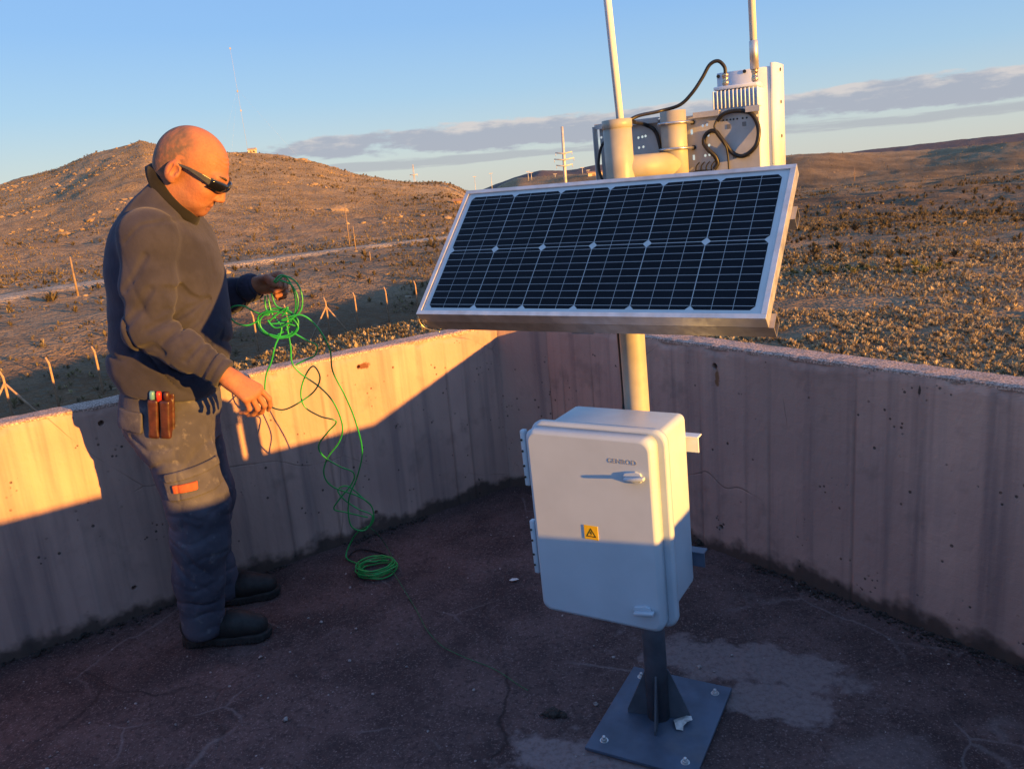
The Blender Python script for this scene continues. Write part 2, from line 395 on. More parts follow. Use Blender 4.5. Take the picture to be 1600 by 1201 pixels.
# yellow-green bushes in a row across the plain
g = np.random.default_rng(5); pl = [at_z(px, py, -4.9) for px, py in zip(g.uniform(1225, 1480, 110), g.normal(433, 4, 110))]
x = np.array([p[0] for p in pl]); y = np.array([p[1] for p in pl]); parts.append(tufts(x, y, g, .24, 40, [(.24, .215, .09), (.27, .24, .10), (.21, .19, .085)], .6))
V, F, C_ = join(parts)
o = np_mesh('dry_grass', V, F, LEAF, None, False, C_); tag(o, 'straw coloured grass tussocks and dwarf shrubs covering the right-hand plain', 'grass', kind='stuff')
parts = []
# bank below the left wall
x, y, g = scatter(12, 46, -40, -1, 26000, 21)
re_ = np.interp(np.degrees(np.arctan2(x, y)), *RED); rr0 = np.hypot(x, y)
x, y = keep(x, y, (rr0 < re_+1.5) & (rr0 > re_-14)); parts.append(tufts(x, y, g, .16, 10, SHRUB+STRAW[:3], .6))
# ditch and the flat behind the fence
x, y, g = scatter(42, 150, -44, -2, 7000, 22); cl = fbm(x/9, y/9, 75, 3); ok = (cl > .05) & (road_dist(x, y) > 4) & (np.hypot(x, y) > np.interp(np.degrees(np.arctan2(x, y)), *RED)+5)
x, y = keep(x, y, ok); parts.append(tufts(x, y, g, .28, 12, SHRUB, .6))
x, y, g = scatter(60, 150, -38, 0, 700, 26); ok = (road_dist(x, y) > 4); x, y = keep(x, y, ok); parts.append(tufts(x, y, g, .45, 22, [(.14, .11, .065), (.18, .14, .08)], .7))
x, y, g = scatter(150, 440, -38, 2, 3000, 27); cl = fbm(x/30, y/30, 81, 3); x, y = keep(x, y, (cl > .0) & (road_dist(x, y) > 4)); parts.append(tufts(x, y, g, .8, 12, [(.15, .115, .065), (.19, .145, .08)], .7))
# hillside
x, y, g = scatter(130, 445, -38, 2, 44000, 23); cl = fbm(x/16, y/16, 76, 4); x, y = keep(x, y, (cl > -.2) & (road_dist(x, y) > 4)); parts.append(tufts(x, y, g, .40, 5, HILLC, .6, sink=.05))
V, F, C_ = join(parts)
o = np_mesh('hill_scrub', V, F, LEAF, None, False, C_); tag(o, 'low brown scrub on the bank below the left wall and on the hillside', 'scrub', kind='stuff')
# boulders strewn over the hillside
def rocks(x, y, g, size):
    bm = bmesh.new(); bmesh.ops.create_icosphere(bm, subdivisions=1, radius=1); bv = np.array([v.co for v in bm.verts]); bf = np.array([[v.index for v in f.verts] for f in bm.faces]); bm.free()
    n = len(x); z = ground_z(x, y); s = size*g.lognormal(0, .5, n)
    V = bv[None]*g.uniform(.6, 1.25, (n, len(bv), 1))*s[:, None, None]*np.stack([g.uniform(.8, 1.5, n), g.uniform(.8, 1.5, n), g.uniform(.45, .8, n)], -1)[:, None, :]
    V = V+np.stack([x, y, z], -1)[:, None, :]
    F = (bf[None]+np.arange(n)[:, None, None]*len(bv)).reshape(-1, 3)
    c = np.array((.29, .21, .13))*g.uniform(.7, 1.2, (n, 1)); c = np.repeat(c, len(bv), 0)
    return V.reshape(-1, 3), F, np.concatenate([c, np.ones((len(c), 1))], 1)
x, y, g = scatter(180, 450, -42, -3, 5200, 41); cl = fbm(x/22, y/22, 77, 4); x, y = keep(x, y, cl > .22); p1_ = rocks(x, y, g, .40)
x, y, g = scatter(60, 160, -42, -3, 160, 42); p2_ = rocks(x, y, g, .22)
x, y, g = scatter(60, 700, 4, 40, 900, 43); p3_ = rocks(x, y, g, .22)
V, F, C_ = join([p1_, p2_, p3_])
N = NT('boulder'); N.set(Base_Color=N.mix(N.ramp(N.noise(1.5, 6), .35, .65), N.attr('Col'), (.24, .17, .11, 1)), Roughness=.9)
o = np_mesh('boulders', V, F, N.m, None, False, C_); tag(o, 'weathered boulders and loose stones strewn over the slopes', 'rocks', kind='stuff')

# ================================================================== roof terrace
C1 = np.array([-.052, 3.754]); DL = np.array([-.813, -.583]); DL /= np.linalg.norm(DL)
NL = np.array([.583, -.813]); NL /= np.linalg.norm(NL)
C2 = np.array([.178, 3.677]); DR = np.array([.5845, -.8114]); DR /= np.linalg.norm(DR)
NR = np.array([-DR[1]*-1, -DR[0]]); NR = np.array([DR[1], -DR[0]])   # pointing inwards
WH, WT = .82, .12
DIST = 3.36                                  # left wall to the wall opposite it
tR = ((C1+NL*DIST)-C2)@NL/(DR@NL); C3 = C2+DR*tR           # right wall meets the opposite wall
LEN_L = 4.2
C0 = C1+DL*LEN_L; C4 = C0+NL*DIST
def cmat():
    N = NT('board_marked_concrete')
    gen = N.tc.outputs['UV'] if False else N.tc.outputs['Object']
    base = N.mix(1.0, N.mix(N.ramp(N.noise(1.6, 5), .35, .65), (.42, .275, .235, 1), (.53, .35, .29, 1)), N.attr('Col'), 'MULTIPLY')
    st = N.noise(1, 5, .65, N.coords((13, 13, .55)))
    base = N.mix(N.math('MULTIPLY', N.ramp(st, .46, .72), .50), base, (.14, .11, .12, 1))
    st2 = N.noise(1, 4, .6, N.coords((26, 26, .8)))
    base = N.mix(N.math('MULTIPLY', N.ramp(st2, .55, .72), .22), base, (.33, .26, .235, 1))
    base = N.mix(N.math('MULTIPLY', N.ramp(N.noise(5, 7, .7), .55, .72), .35), base, (.16, .12, .11, 1))
    # bug holes
    v = N.voro(46); sel = N.ramp(N.noise(9, 3), .58, .66)
    hole = N.math('MULTIPLY', N.ramp(v, .16, .26, 1, 0), sel)
    hole = N.math('MAXIMUM', hole, N.math('MULTIPLY', N.ramp(N.voro(15), .06, .10, 1, 0), N.ramp(N.noise(4, 2), .48, .56)))
    base = N.mix(N.math('MULTIPLY', hole, .85), base, (.06, .045, .04, 1))
    # fine horizontal scuffs from the formwork
    hz = N.noise(1, 3, .6, N.coords((3, 3, 120)))
    # damp black growth creeping up from the floor
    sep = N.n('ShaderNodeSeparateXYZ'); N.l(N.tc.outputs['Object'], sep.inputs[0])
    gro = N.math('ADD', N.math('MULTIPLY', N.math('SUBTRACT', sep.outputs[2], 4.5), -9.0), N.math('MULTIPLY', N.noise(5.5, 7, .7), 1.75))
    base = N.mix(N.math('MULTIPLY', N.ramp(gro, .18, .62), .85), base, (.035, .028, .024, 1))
    # rust run below a tie hole and two ragged spalls
    def blob(cx, cy, cz, rx, rz, am, colr):
        mp = N.n('ShaderNodeMapping'); mp.vector_type = 'TEXTURE'; N.l(N.tc.outputs['Object'], mp.inputs[0]); mp.inputs['Location'].default_value = (cx, cy-3.0, cz+4.5); mp.inputs['Scale'].default_value = (rx, rx, rz)
        ln = N.n('ShaderNodeVectorMath', operation='LENGTH'); N.l(mp.outputs[0], ln.inputs[0])
        e = N.math('ADD', ln.outputs['Value'], N.math('MULTIPLY', N.math('SUBTRACT', N.noise(60, 3), .5), 1.4))
        return N.mix(N.math('MULTIPLY', N.ramp(e, .55, 1.05, 1, 0), am), base, colr)
    base = blob(.762, 2.870, .700, .013, .045, .85, (.20, .085, .03, 1))
    base = blob(-.625, 3.343, .757, .034, .016, .9, (.13, .045, .02, 1))
    base = blob(1.197, 2.262, .765, .005, .022, .9, (.03, .022, .02, 1))
    # hairline cracks
    cr = N.ramp(N.voro(1.9, 'DISTANCE_TO_EDGE', N.mix(.24, N.tc.outputs['Object'], N.n('ShaderNodeTexNoise').outputs['Color'])), 0, .004, 1, 0)
    crm = N.math('MULTIPLY', cr, N.ramp(N.noise(2.1, 3), .50, .60))
    base = N.mix(N.math('MULTIPLY', crm, .4), base, (.09, .06, .045, 1))
    N.set(Base_Color=base, Roughness=.92); N.b.inputs['Specular IOR Level'].default_value = .2
    pb = N.bump(N.math('ADD', N.noise(70, 5, .65), N.math('MULTIPLY', hole, -2.2)), .35, .004)
    pb = N.bump(hz, .25, .002, pb); N.bump(N.math('MULTIPLY', crm, -1), .5, .004, pb)
    return N.m
CONC = cmat()
N = NT('coping_concrete')
b_ = N.mix(N.ramp(N.noise(160, 3, .7), .40, .62), (.24, .165, .14, 1), (.68, .49, .41, 1)); b_ = N.mix(N.math('MULTIPLY', N.ramp(N.noise(9, 5), .5, .7), .5), b_, (.18, .14, .12, 1))
N.set(Base_Color=b_, Roughness=.95); N.bump(N.noise(120, 5, .75), .9, .006); COPE = N.m
terrace = empty('roof_terrace', (0, 3.0, -4.5), 'weathered board-marked concrete parapet enclosing the roof terrace', 'parapet')
def wall(p, q, nin, zb=-.05, holes=(), m0=0., m1=0., seed=0, board=.105):
    """parapet from p to q, inner face with board marks, ragged upper arris, a separate rough coping on top"""
    p = np.array(p); q = np.array(q); L = np.linalg.norm(q-p); d = (q-p)/L; ns = max(2, int(L/.010))
    s = np.linspace(0, L, ns+1)
    zz = np.concatenate([np.linspace(zb, WH-.05, 38), np.linspace(WH-.045, WH-.012, 6)])
    S, Z = np.meshgrid(s, zz, indexing='ij')
    bi = np.floor(S/board+.35*np.sin(S*1.3)); frac = np.abs(((S/board+.35*np.sin(S*1.3)) % 1)-.5)*2
    joint = smooth((frac-.93)/.05)*(_hash(bi, bi*0+5, seed) > .45)*(.35+.65*smooth((.70-Z+.25*(_hash(bi, bi*0+9, seed)-.5))/.15))
    off = (_hash(bi, bi*0+seed, 3)-.5)*.003-.0035*joint
    off = off+fbm(S*5+seed*9, Z*2.2, seed, 3)*.0035+fbm(S*55, Z*40, seed+5, 2)*.0012
    chip = smooth((Z-(WH-.05))/.04)
    off = off-chip*np.clip(fbm(S*12+seed, Z*10, seed+3, 4)-.12, 0, 1)*.03-chip**3*.004
    inner = p[None, None, :]+d*S[..., None]+nin*off[..., None]
    Vi = np.concatenate([inner, Z[..., None]], -1)
    nz = len(zz); nv = (ns+1)*nz
    # back face (coarse)
    bo0 = p-nin*WT-d*m0*WT; bo1 = q-nin*WT+d*m1*WT
    ob = np.concatenate([bo0[None, :]*(1-s[:, None]/L)+bo1[None, :]*s[:, None]/L, np.zeros((ns+1, 1))], 1)
    Vob = ob.copy(); Vob[:, 2] = -4.7; Vot = ob.copy(); Vot[:, 2] = WH-.012
    Vib = np.concatenate([Vi[:, 0, :2], np.full((ns+1, 1), zb)], 1)
    tone = (.94+.12*_hash(bi, bi*0+2, seed+7))*(1-.30*joint)+.0*Z
    tc_ = np.ones((nv+2*(ns+1), 4)); tc_[:nv, :3] = tone.reshape(-1, 1)
    V = np.concatenate([Vi.reshape(-1, 3), Vot, Vob])
    ix = np.arange(nv).reshape(ns+1, nz); ot = nv+np.arange(ns+1); obx = nv+ns+1+np.arange(ns+1)
    F = [np.stack([ix[:-1, :-1], ix[1:, :-1], ix[1:, 1:], ix[:-1, 1:]], -1).reshape(-1, 4),
         np.stack([ix[:-1, -1], ix[1:, -1], ot[1:], ot[:-1]], -1),
         np.stack([ot[:-1], ot[1:], obx[1:], obx[:-1]], -1),
         np.stack([obx[:-1], obx[1:], ix[1:, 0], ix[:-1, 0]], -1)]
    F = np.concatenate(F)
    o = np_mesh('wall', V, F, CONC, terrace, False, tc_)
    # end caps
    me = o.data; bm = bmesh.new(); bm.from_mesh(me); bmesh.ops.holes_fill(bm, edges=[e for e in bm.edges if e.is_boundary], sides=0)
    bmesh.ops.recalc_face_normals(bm, faces=bm.faces[:]); bm.to_mesh(me); bm.free()
    for hs, hz_, hr in holes:
        c = p+d*hs; mb = MB(); a = np.array([*(c+nin*.03), hz_]); b = np.array([*(c-nin*.055), hz_])
        n_ = 14; path = [a, a*.5+b*.5, b]; mb.tube(path, [hr*1.15, hr*.95, hr*.8], n_)
        cut = mb.build('cutter', None); md = o.modifiers.new('hole', 'BOOLEAN'); md.object = cut; md.operation = 'DIFFERENCE'; md.solver = 'EXACT'
        dg = bpy.context.evaluated_depsgraph_get(); cut.parent = None
        cut.location = -root_loc(terrace)+root_loc(terrace)
        dg.update(); nm = bpy.data.meshes.new_from_object(o.evaluated_get(dg)); o.modifiers.clear(); old = o.data; o.data = nm; bpy.data.meshes.remove(old); bpy.data.objects.remove(cut)
    # coping
    w = np.linspace(.004, WT-.002, 9); S2, W2 = np.meshgrid(s, w, indexing='ij')
    edge = fbm(S2*14, W2*9, seed+40, 4)*.0016
    k_ = W2/WT
    st_ = -d*m0*W2[..., None]*((1-S2/L)[..., None])+d*m1*W2[..., None]*((S2/L)[..., None])
    xy = p+d*S2[..., None]-nin*(W2+np.where(W2 < .01, np.abs(edge), 0))[..., None]+st_
    zt_ = WH+fbm(S2*30, W2*30, seed+50, 3)*.0022-.006*smooth((np.abs(k_-.5)-.38)/.12)
    top = np.concatenate([xy, zt_[..., None]], -1); n2 = top.shape[1]
    lo0 = top[:, :1].copy(); lo0[..., 2] = WH-.016; lo1 = top[:, -1:].copy(); lo1[..., 2] = WH-.016
    A = np.concatenate([lo0, top, lo1], 1); n2 = A.shape[1]; ix = np.arange((ns+1)*n2).reshape(ns+1, n2)
    F = np.stack([ix[:-1, :-1], ix[1:, :-1], ix[1:, 1:], ix[:-1, 1:]], -1).reshape(-1, 4)
    np_mesh('coping', A.reshape(-1, 3), F, COPE, terrace, False)
    return o
def sL(p): return (np.array(p)-C1)@DL
def sR(p): return (np.array(p)-C2)@DR
tq = math.tan(math.radians(22.5))
wall(C1, C0, NL, holes=[(sL((-1.46, 2.744)), .753, .011), (sL((-1.465, 2.74)), .113, .010), (sL((-.648, 3.327)), .094, .010), (sL((-.644, 3.329)), .757, .008)], m0=.35, m1=1, seed=1)
ncf = np.array([(C1-C2)[1], -(C1-C2)[0]]); ncf /= np.linalg.norm(ncf)
if ncf@(np.array([0, 0])-C1) < 0: ncf = -ncf
wall(C2, C1, ncf, m0=.35, m1=.35, seed=2)
wall(C2, C3, NR, holes=[(sR((.754, 2.877)), .742, .0125), (sR((.763, 2.864)), .103, .011)], m0=.35, m1=1, seed=3)
wall(C3, C4, -NL, m0=1, m1=1, seed=4)
wall(C4, C0, (C1-C0)/np.linalg.norm(C1-C0), m0=1, m1=1, seed=5)
# floor
N = NT('screed_floor')
sp = N.noise(150, 3, .7); gr = N.noise(3.2, 7, .68)
b_ = N.mix(N.ramp(gr, .34, .68), (.056, .036, .036, 1), (.118, .075, .072, 1))
b_ = N.mix(N.math('MULTIPLY', N.ramp(sp, .54, .68), .75), b_, (.25, .175, .165, 1))
b_ = N.mix(N.math('MULTIPLY', N.ramp(N.noise(55, 5, .75), .50, .64), .55), b_, (.028, .019, .020, 1))
warp = N.n('ShaderNodeTexNoise'); warp.inputs['Scale'].default_value = 2.6; warp.inputs['Detail'].default_value = 6; N.l(N.tc.outputs['Object'], warp.inputs['Vector'])
wv = N.mix(.16, N.tc.outputs['Object'], warp.outputs['Color'])
ck = N.ramp(N.voro(2.1, 'DISTANCE_TO_EDGE', wv), 0, .013, 1, 0)
ckm = N.math('MULTIPLY', ck, N.ramp(N.noise(1.35, 4), .50, .60))
b_ = N.mix(N.math('MULTIPLY', ckm, .36), b_, (.25, .21, .21, 1))
ck2 = N.ramp(N.voro(1.3, 'DISTANCE_TO_EDGE', N.mix(.22, N.tc.outputs['Object'], warp.outputs['Color'])), 0, .009, 1, 0)
b_ = N.mix(N.math('MULTIPLY', N.math('MULTIPLY', ck2, N.ramp(N.noise(.9, 3), .46, .56)), .7), b_, (.018, .012, .012, 1))
# spilled mortar and dust around the foot of the post: patches with their own ragged outline
def patch(cx, cy, rx, ry, rot, soft, amount):
    mp = N.n('ShaderNodeMapping'); mp.vector_type = 'TEXTURE'; N.l(N.tc.outputs['Object'], mp.inputs[0]); mp.inputs['Location'].default_value = (cx, cy, 0); mp.inputs['Rotation'].default_value = (0, 0, rot); mp.inputs['Scale'].default_value = (rx, ry, 1)
    ln = N.n('ShaderNodeVectorMath', operation='LENGTH'); N.l(mp.outputs[0], ln.inputs[0])
    e = N.math('ADD', ln.outputs['Value'], N.math('MULTIPLY', N.math('SUBTRACT', N.noise(9, 7, .7), .5), 2.4))
    return N.math('MULTIPLY', N.ramp(e, 1-soft, 1+soft, 1, 0), amount)
pm = None
for a in [(.62, 2.13, .32, .11, -.45, .25, .75), (.66, 1.95, .17, .09, -.5, .2, .8), (.12, 1.74, .22, .11, -.35, .25, .95), (-.02, 1.62, .20, .10, .2, .3, .7), (.86, 1.70, .12, .08, 0, .4, .4)]:
    q_ = patch(*a); pm = q_ if pm is None else N.math('MAXIMUM', pm, q_)
pm = N.math('MULTIPLY', pm, N.ramp(N.noise(60, 4, .7), .25, .60, .45, 1))
b_ = N.mix(pm, b_, (.225, .175, .175, 1))
N.set(Base_Color=b_, Roughness=.93); N.b.inputs['Specular IOR Level'].default_value = .25
pb = N.bump(N.noise(150, 4, .7), .6, .004); pb = N.bump(N.noise(18, 6, .7), .35, .012, pb); N.bump(N.math('MULTIPLY', ck2, -1), .4, .004, pb)
FLOORM = N.m
allp = np.array([C0, C1, C2, C3, C4]); lo = allp.min(0)-.3; hi = allp.max(0)+.3
fx = np.linspace(lo[0], hi[0], 260); fy = np.linspace(lo[1], hi[1], 260); FX, FY = np.meshgrid(fx, fy, indexing='ij')
# keep the sheet inside the outer faces of the walls
FZ = fbm(FX*2.2, FY*2.2, 90, 4)*.006+fbm(FX*22, FY*22, 91, 3)*.0022
P2 = np.stack([FX, FY], -1)
inside = ((P2-C1)@NL > -.08) & ((P2-C2)@NR > -.08) & ((P2-C1)@NL < DIST+.08) & ((P2-C1)@DL < LEN_L+.08)
ix = np.arange(FX.size).reshape(FX.shape); Fq = np.stack([ix[:-1, :-1], ix[1:, :-1], ix[1:, 1:], ix[:-1, 1:]], -1)
okf = (inside[:-1, :-1] & inside[1:, :-1] & inside[1:, 1:] & inside[:-1, 1:])
floor = np_mesh('floor', np.stack([FX, FY, FZ-.003], -1).reshape(-1, 3), Fq[okf], FLOORM, None, True); tag(floor, 'dark cracked screed floor of the roof terrace', 'floor', kind='structure')
# dirt and crumbs gathered along the wall foot
g = np.random.default_rng(77); pts = []
for (p0, d_, n_, L_, cnt) in ((C1, DL, NL, 2.6, 900), (C2, DR, NR, 2.6, 1300), (C1, (C2-C1)/np.linalg.norm(C2-C1), ncf, .22, 90)):
    s_ = g.uniform(0, L_, cnt); dens = fbm(s_*3, s_*0+3, 61, 3); w_ = np.abs(g.normal(0, .016, cnt))*(1.2+2.2*np.clip(dens+.1, 0, 1)); q = p0+d_*s_[:, None]+n_*w_[:, None]; pts.append(q[dens > -.2])
q = np.concatenate(pts)
def crumbs(q, g, size, zoff=0):
    bm = bmesh.new(); bmesh.ops.create_icosphere(bm, subdivisions=1, radius=1); bv = np.array([v.co for v in bm.verts]); bf = np.array([[v.index for v in f.verts] for f in bm.faces]); bm.free()
    n = len(q); s = size*g.lognormal(0, .55, n)
    V = bv[None]*g.uniform(.6, 1.2, (n, len(bv), 1))*s[:, None, None]*np.array([1, 1, .6])
    V = V+np.concatenate([q, (s*.3+zoff)[:, None]], 1)[:, None, :]
    return V.reshape(-1, 3), (bf[None]+np.arange(n)[:, None, None]*len(bv)).reshape(-1, 3)
V, F = crumbs(q, g, .0032); DIRT = simple('dirt', (.035, .028, .024), .95, var=.3, scale=60, bump=.4, bscale=300)
o = np_mesh('wall_foot_dirt', V, F, DIRT, None, False); tag(o, 'dark crumbs of dirt and moss gathered along the foot of the walls', 'dirt', kind='stuff')
q = np.stack([g.uniform(-1.9, 1.5, 700), g.uniform(1.5, 3.7, 700)], -1); q = q[((q-C1)@NL > .03) & ((q-C2)@NR > .03)]
V, F = crumbs(q, g, .0022, -.001); GRIT = simple('grit', (.30, .26, .25), .9, var=.3, scale=90)
o = np_mesh('floor_grit', V, F, GRIT, None, False); tag(o, 'pale grit scattered over the terrace floor', 'grit', kind='stuff')
# ================================================================== the measuring station
YAW = math.radians(-30.7)
AX = np.array([math.cos(YAW), math.sin(YAW), 0]); NV = np.array([math.sin(YAW), -math.cos(YAW), 0])
PB = np.array([.327, 1.905, 0]); LEAN = np.array([-.0255, 0, 1.0])
UPV = LEAN/np.linalg.norm(LEAN)
SAX = [AX, -NV, UPV]                          # box axes: width, depth (away from the viewer), up
def S(u, v, z): return PB+LEAN*z+AX*u+NV*v   # station coordinates: u right, v forward, z up
def S2(u, v, z): return S(-.0268+1.036*u, v-.068, 1.448+(z-1.448)*1.036)   # the radio side, set further back
GALV = simple('painted_steel', (.37, .355, .30), .48, 0, .10, 9, .12, 60, dirt=((.13, .10, .07), .35))
PLATE = simple('base_plate_paint', (.075, .105, .16), .55, 0, .14, 10, .2, 90, dirt=((.20, .18, .18), .35))
ZINC = simple('zinc', (.62, .62, .62), .35, .9, .1, 40, .1, 200)
WHITE = simple('white_paint', (.68, .76, .86), .38, 0, .04, 10, .06, 120, dirt=((.56, .60, .64), .2))
POLY = simple('enclosure_polyester', (.45, .54, .63), .45, 0, .03, 7, .05, 180, dirt=((.36, .41, .46), .35))
ALU = simple('aluminium', (.66, .65, .64), .42, .75, .08, 22, .08, 160, dirt=((.40, .36, .33), .4))
ALUD = simple('aluminium_rail', (.42, .40, .38), .45, .7, .10, 22, .1, 160, dirt=((.22, .18, .16), .5))
BLACK = simple('black_rubber', (.012, .012, .013), .5, 0, .2, 40, .1, 200)
GREYP = simple('grey_plate', (.46, .47, .48), .5, .15, .08, 13, .1, 90, dirt=((.22, .20, .18), .35))
BRASS = simple('nickel_connector', (.62, .52, .36), .3, .9, .1, 60, 0)
YEL = simple('label_yellow', (.85, .52, .02), .45, 0, .05, 30, 0)
INK = simple('label_ink', (.02, .018, .015), .6, 0, .1, 30, 0)
DARKM = simple('dark_hole', (.006, .006, .006), .9, 0, 0, 10, 0)
PAPER = simple('paper', (.62, .60, .58), .8, 0, .12, 60, .2, 150)
# ---- post
post = empty('steel_post', tuple(PB), 'olive grey steel post on a square bolted base plate, carrying the enclosure and panel', 'post')
BASEP = simple('base_tube_dark', (.085, .10, .125), .6, 0, .15, 12, .2, 90, dirt=((.14, .13, .13), .3))  # lower post and gussets darker than the pipe above
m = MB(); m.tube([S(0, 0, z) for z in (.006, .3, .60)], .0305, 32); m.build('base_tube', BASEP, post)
m = MB(); m.tube([S(0, 0, z) for z in (.60, .9, 1.2, 1.3)], .0305, 32); m.build('pipe', GALV, post)
m = MB(); 
m.tube([S(0, 0, 1.28), S(0, 0, 1.45), S(0, 0, 1.572), S(0, 0, 1.572), S(0, 0, 1.30)], [.0325, .0325, .0325, .0285, .0285], 32, caps=False, fix=UPV); m.build('mast_head', GALV, post)
m = MB(); m.tube([S(0, 0, 1.555), S(0, 0, 1.556), S(0, 0, 1.574), S(0, 0, 1.5745)], [.0325, .0342, .0342, .0325], 32, caps=False); m.build('rim', GALV, post)
m = MB(); m.tube([S(.0, .0, 1.466), S2(.112, -.062, 1.466)], .0295, 28); arm = m.build('arm', GALV, post)
m = MB(); m.tube([S2(.112, -.062, 1.4149), S2(.112, -.062, 1.415), S2(.112, -.062, 1.583), S2(.112, -.062, 1.583), S2(.112, -.062, 1.44)], [.002, .03, .03, .026, .026], 28, caps=False, fix=UPV); m.build('side_pipe', GALV, post)
# base plate, gussets, bolts (the plate lies square to the enclosure)
pc = np.array([.333, 1.902, 0]); e1 = np.array([.189, .342, 0]); e1 /= np.linalg.norm(e1); e2 = np.array([.263, -.134, 0]); e2 -= e1*(e1@e2); e2 /= np.linalg.norm(e2)
m = MB(); m.box(pc+[0, 0, .007], (.385, .295, .009), [e1, e2, np.array([0, 0, 1])]); m.build('base_plate', PLATE, post, bevel=.0015)
for k_ in range(4):
    ang = math.radians(-30.7+45+90*k_-32); d_ = np.array([math.cos(ang), math.sin(ang), 0]); t_ = np.array([-d_[1], d_[0], 0])
    b0 = S(0, 0, .0125); poly = [b0+d_*.027, b0+d_*.085, b0+d_*.085+[0, 0, .012], b0+d_*.030+np.array([0, 0, .145]), b0+d_*.022+np.array([0, 0, .145])]
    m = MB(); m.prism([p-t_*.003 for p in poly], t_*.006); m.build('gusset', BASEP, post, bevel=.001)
for a_, b_ in ((-1, -1), (-1, 1), (1, -1), (1, 1)):
    c = pc+e1*.385/2*.78*a_+e2*.295/2*.74*b_
    m = MB(); m.cyl(c+[0, 0, .011], c+[0, 0, .0125], .0115, n=18); m.tube([c+[0, 0, .0125], c+[0, 0, .0185]], .0078, 6); m.tube([c+[0, 0, .0185], c+[0, 0, .024], c+[0, 0, .0255]], [.0048, .0048, .003], 12); m.build('bolt', ZINC, post)
# ---- torn paper at the foot
pp = [(0, 0, 0), (.02, .004, .012), (.034, .0, .018), (.040, -.012, .016), (.028, -.018, .010), (.022, -.03, .004), (.026, -.045, .002), (.010, -.05, .004), (.002, -.035, .010), (-.006, -.02, .006)]
bx = np.array([.375, 1.885, .013]); m = MB(); P = [bx+AX*a*1.1-NV*b*1.0+np.array([0, 0, c]) for a, b, c in pp]; cen = np.mean(P, 0)+[0, 0, .006]
m.add(P+[cen], [(i, (i+1) % len(P), len(P)) for i in range(len(P))]); o = m.build('paper_scrap', PAPER); sm_ = o.modifiers.new('thick', 'SOLIDIFY'); sm_.thickness = .0006; tag(o, 'torn scrap of pale paper lying on the blue base plate', 'paper')
# ---- enclosure
ew, ed, et, zt_, zb_, ee, e2_, off = .284, .19, .045, .911, .479, .016, .003, .068
enc = empty('electrical_enclosure', tuple(S(0, off+ed/2, zb_)), 'white polyester electrical enclosure with hinged door on the post', 'enclosure')
zm = (zt_+zb_)/2; eh = zt_-zb_
m = MB(); m.rbox(S(.005, off+ed/2, zm), (ew, ed, eh), .016, SAX, 4); m.build('body', POLY, enc)
def rounded_plate(c, w, h, t, r, n=8, lip=.004):
    """slab with rounded corners in the station's u-z plane, front edge softened"""
    out = []
    for cx, cz, a0 in ((w/2-r, h/2-r, 0), (-w/2+r, h/2-r, 90), (-w/2+r, -h/2+r, 180), (w/2-r, -h/2+r, 270)):
        for i in range(n+1):
            a = math.radians(a0+90*i/n); out.append((cx+r*math.cos(a), cz+r*math.sin(a)))
    nn = len(out); rings = []
    for dv, sh in ((-t/2, 0), (t/2-lip, 0), (t/2-lip*.3, lip*.3), (t/2, lip)):
        rings.append([np.array(c)+AX*(x*(1-sh*2/w))+UPV*(z*(1-sh*2/h))+NV*dv for x, z in out])
    V = [p for rg in rings for p in rg]; F = []
    for k2 in range(3):
        for i in range(nn): F.append((k2*nn+i, k2*nn+(i+1) % nn, (k2+1)*nn+(i+1) % nn, (k2+1)*nn+i)[::-1])
    mb = MB(); mb.add(V, F, True); mb.add([], [])
    mb.f.append(tuple(range(nn))); mb.sm.append(False); mb.f.append(tuple(range(3*nn, 4*nn))[::-1]); mb.sm.append(False)
    return mb
def flip(mb): mb.f = [f[::-1] for f in mb.f]; return mb
flip(rounded_plate(S(.005, off+ed, zm), ew+2*ee+.008, eh+2*ee, .018, .03, lip=.006)).build('rim', POLY, enc)
dv0 = off+ed+.009
door = flip(rounded_plate(S(-.002, dv0+.019, zm-.002), ew+.016, eh+.018, .038, .022, lip=.009)).build('door', POLY, enc)
DV = dv0+.038
# hinges down the left edge
for zc_, zl_ in ((.842, .135), (.620, .135)):
    hg = MB(); hg.rbox(S(-ew/2-.0235, DV-.022, zc_), (.013, .016, zl_), .003, SAX, 2); ho = hg.build('hinge', POLY, enc)
    for dz in (-.045, -.018, .018, .045):
        c = S(-ew/2-.026, DV-.0135, zc_+dz); sm2 = MB(); sm2.cyl(c, c+NV*.0016, .0028, n=10); sm2.build('screw', INK, ho)
# latches
def latch(zc_, rot):
    c = S(ew/2-.032, DV, zc_); lt = MB()
    pts = [(-.036, 0), (-.030, .010), (-.014, .013), (.0, .0165), (.014, .013), (.019, .0), (.014, -.013), (0, -.0165), (-.014, -.013), (-.030, -.010)]
    rot_ = [(x*math.cos(rot)-y*math.sin(rot), x*math.sin(rot)+y*math.cos(rot)) for x, y in pts]
    P = [c+AX*x*.82+UPV*y*.82-NV*.001 for x, y in rot_]; lt.prism(P, NV*.006); bo = lt.build('latch', POLY, enc, bevel=.0015)
    gp = MB(); a = np.array([math.cos(rot+.12), math.sin(rot+.12)]); gp.rbox(c+NV*.0115, (.046, .0075, .013), .002, [AX*a[0]+UPV*a[1], -AX*a[1]+UPV*a[0], NV], 2); gp.build('grip', POLY, bo)
latch(.833, 0); latch(.519, .05)
